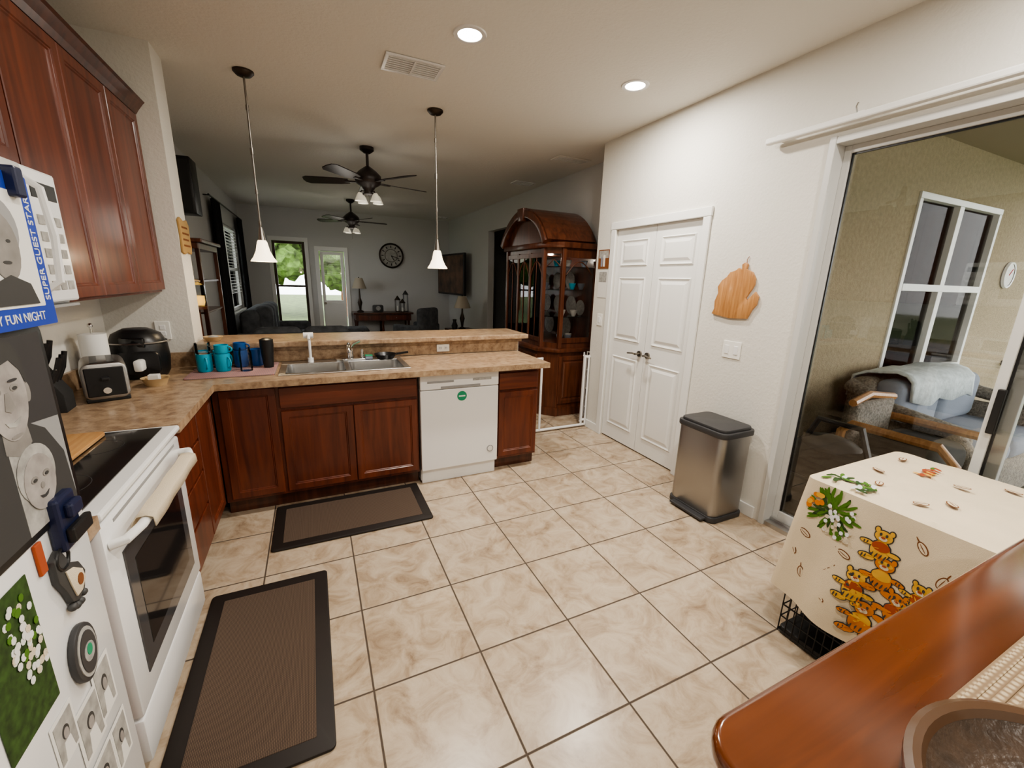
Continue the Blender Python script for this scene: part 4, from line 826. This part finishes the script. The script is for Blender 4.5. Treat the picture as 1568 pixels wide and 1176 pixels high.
grp('outdoor_thermometer',(6.6,1.88,1.74)); lathe('rim',[(.12,-.001),(.135,-.01),(.13,-.03),(.115,-.025)],'white',(6.6,1.9,1.74),axis='y'); cyl('face',(6.6,1.895,1.74),(6.6,1.88,1.74),.118,'paper'); box('needle',-.004,.004,-.025,-.02,0,.09,'red',0,mtx=Matrix.Translation((6.6,1.9,1.74))@Matrix.Rotation(.8,4,'Y')); top()
LVX,LVY=4.62,1.42
grp('wicker_loveseat',(LVX,LVY,-.03),0,False)
box('seat_frame',-.72,.72,-.38,.38,.001,.36,'wickerg',.05,3); box('back_frame',-.72,.72,.22,.42,.2,.90,'wickerg',.08,4)
for s in(-1,1):
    tube('arm',[(s*.74,.38,.84),(s*.78,.1,.72),(s*.78,-.3,.66),(s*.76,-.40,.5),(s*.74,-.40,.02)],.055,'wickerg',10); box('arm_side',s*.74-.03,s*.74+.03,-.38,.36,.05,.64,'wickerg',.02)
for i,x in enumerate((-.35,.35)): box('seat_cushion_%d'%i,x-.33,x+.33,-.40,.18,.36,.52,'cushion',.06,4); box('back_cushion_%d'%i,x-.33,x+.33,.05,.26,.50,.91,'cushion',.08,4)
top()
bx0=LVX-.62
grp('throw_blanket',(bx0+.5,LVY+.2,.9))
bm=bmesh.new(); prof=[(.015,.74),(.025,.88),(.07,.925),(.15,.945),(.25,.935),(.36,.925),(.44,.88),(.45,.70)]
G=[[bm.verts.new((bx0+j*.05,LVY+y-.005+.010*sin(j*.9+i),z+.010*sin(j*.6+i*.7)-(.05*abs(sin(j*.35)) if i==0 else 0))) for j in range(21)] for i,(y,z) in enumerate(prof)]
for i in range(len(prof)-1):
    for j in range(20): bm.faces.new((G[i][j],G[i+1][j],G[i+1][j+1],G[i][j+1]))
o=fin('blanket',bm,'blanket',True); md=o.modifiers.new('s','SOLIDIFY'); md.thickness=.02
top()
grp('wooden_armchair',(3.48,1.18,-.03),0,False)
for s in(-1,1): tube('arm_frame',[(s*.26,-.28,.001),(s*.26,-.28,.62),(s*.26,-.2,.70),(s*.26,.25,.70),(s*.26,.3,.64),(s*.26,.3,.001)],.028,'boardw',8)
box('seat',-.24,.24,-.26,.26,.34,.44,'blackmatte',.03,3); box('back',-.24,.24,.24,.30,.42,.84,'wickerg',.03,3); tube('top_rail',[(-.26,.27,.84),(0,.30,.87),(.26,.27,.84)],.025,'boardw'); box('folded_jacket',-.22,.22,-.2,.2,.44,.66,'blackmatte',.08,4); top()
grp('black_bag',(2.98,1.36,-.03),0,False); box('body',-.15,.15,-.28,.28,.001,.60,'blackmatte',.10,4); tube('handle',[(-.05,-.2,.55),(-.05,-.12,.76),(-.05,.12,.76),(-.05,.2,.55)],.02,'black'); sphere('bundle',(.0,.05,.58),.13,'darkgrey',16,(1,1.4,.6)); box('pocket',-.165,-.14,-.18,.18,.10,.38,'darkgrey',.01); top()
grp('round_stool',(4.6,.2,0)); lathe('seat',[(0,.45),(.22,.45),(.24,.40),(.22,.36),(0,.36)],'blackmatte',(4.6,.2,-.029)); cyl('leg',(4.6,.2,-.029),(4.6,.2,.35),.04,'black'); lathe('foot',[(0,0),(.18,0),(.17,.03),(0,.03)],'black',(4.6,.2,-.029)); top()
grp('screen_enclosure',(7.2,-1,0))
for y in(-4,-2.6,-1.2,.2,1.6): box('post',7.18,7.24,y-.03,y+.03,-.1,2.75,'bronze',.003)
for z in(.75,): box('rail',7.18,7.24,-4,1.9,z,z+.05,'bronze',.003)
for x in(3.2,4.6,6.0): box('post_side',x-.03,x+.03,-4.0,-3.94,-.1,2.75,'bronze',.003)
top()
box('ground_lawn',-30,40,-30,40,-.3,-.13,'grass',0)
grp('street',(16,0,0)); box('asphalt',13,19,-25,30,-.1295,-.12,'road',0); top()
grp('red_toy_car',(9.2,2.4,-.13)); box('body',8.7,9.7,2.1,2.65,0,.30,'red',.08,4); box('cabin',8.95,9.45,2.15,2.6,.28,.52,'red',.08,4)
for x in(8.9,9.5):
    for y in(2.1,2.65): cyl('wheel',(x,y-.03,-.02),(x,y+.03,-.02),.11,'black')
top()
def tree(x,y,h,r,n=26):
    grp('tree',(x,y,0)); cyl('trunk',(x,y,-.2),(x,y,h*.6),.15,'printbrown',.08)
    for i in range(n):
        a=random.random()*2*pi; rr=random.random()*r; bm=bmesh.new(); bmesh.ops.create_icosphere(bm,subdivisions=3,radius=r*random.uniform(.22,.45))
        c=Vector((x+rr*cos(a),y+rr*sin(a),h*random.uniform(.35,1)))
        for v in bm.verts: v.co=c+v.co*(1+.18*sin(v.co.x*9+i)*cos(v.co.y*11+v.co.z*8)+random.uniform(-.10,.10))
        fin('foliage_%d'%i,bm,'foliage')
    top()
tree(-1.5,20,5,2); tree(1.2,19,4,1.6); tree(4,24,6,2.5); tree(-6,22,6,2.5); tree(22,6,6,2.5); tree(24,1,6,2.5); tree(-9,9,5,2)
# ---------------------------------------------------------------- world, camera
w=bpy.data.worlds.new('World'); S.world=w; w.use_nodes=True; bg=w.node_tree.nodes['Background']; bg.inputs[0].default_value=(.95,.97,1,1); bg.inputs[1].default_value=6.0
cam=bpy.data.cameras.new('camera'); co=bpy.data.objects.new('camera',cam); S.collection.objects.link(co); S.camera=co
cam.sensor_width=36; cam.lens=36*638/1568; cam.clip_start=.02; cam.clip_end=200
fwd=Vector((.4166,.8763,-.2417)).normalized(); right=Vector((.9057,-.423,.028)); right=(right-fwd*right.dot(fwd)).normalized(); upv=right.cross(fwd)
m3=Matrix((right,upv,-fwd)).transposed(); co.matrix_world=Matrix.Translation((0,0,1.545))@m3.to_4x4()
try: S.view_settings.look='AgX - Medium High Contrast'
except Exception as e: print(e)
S.view_settings.exposure=0.0
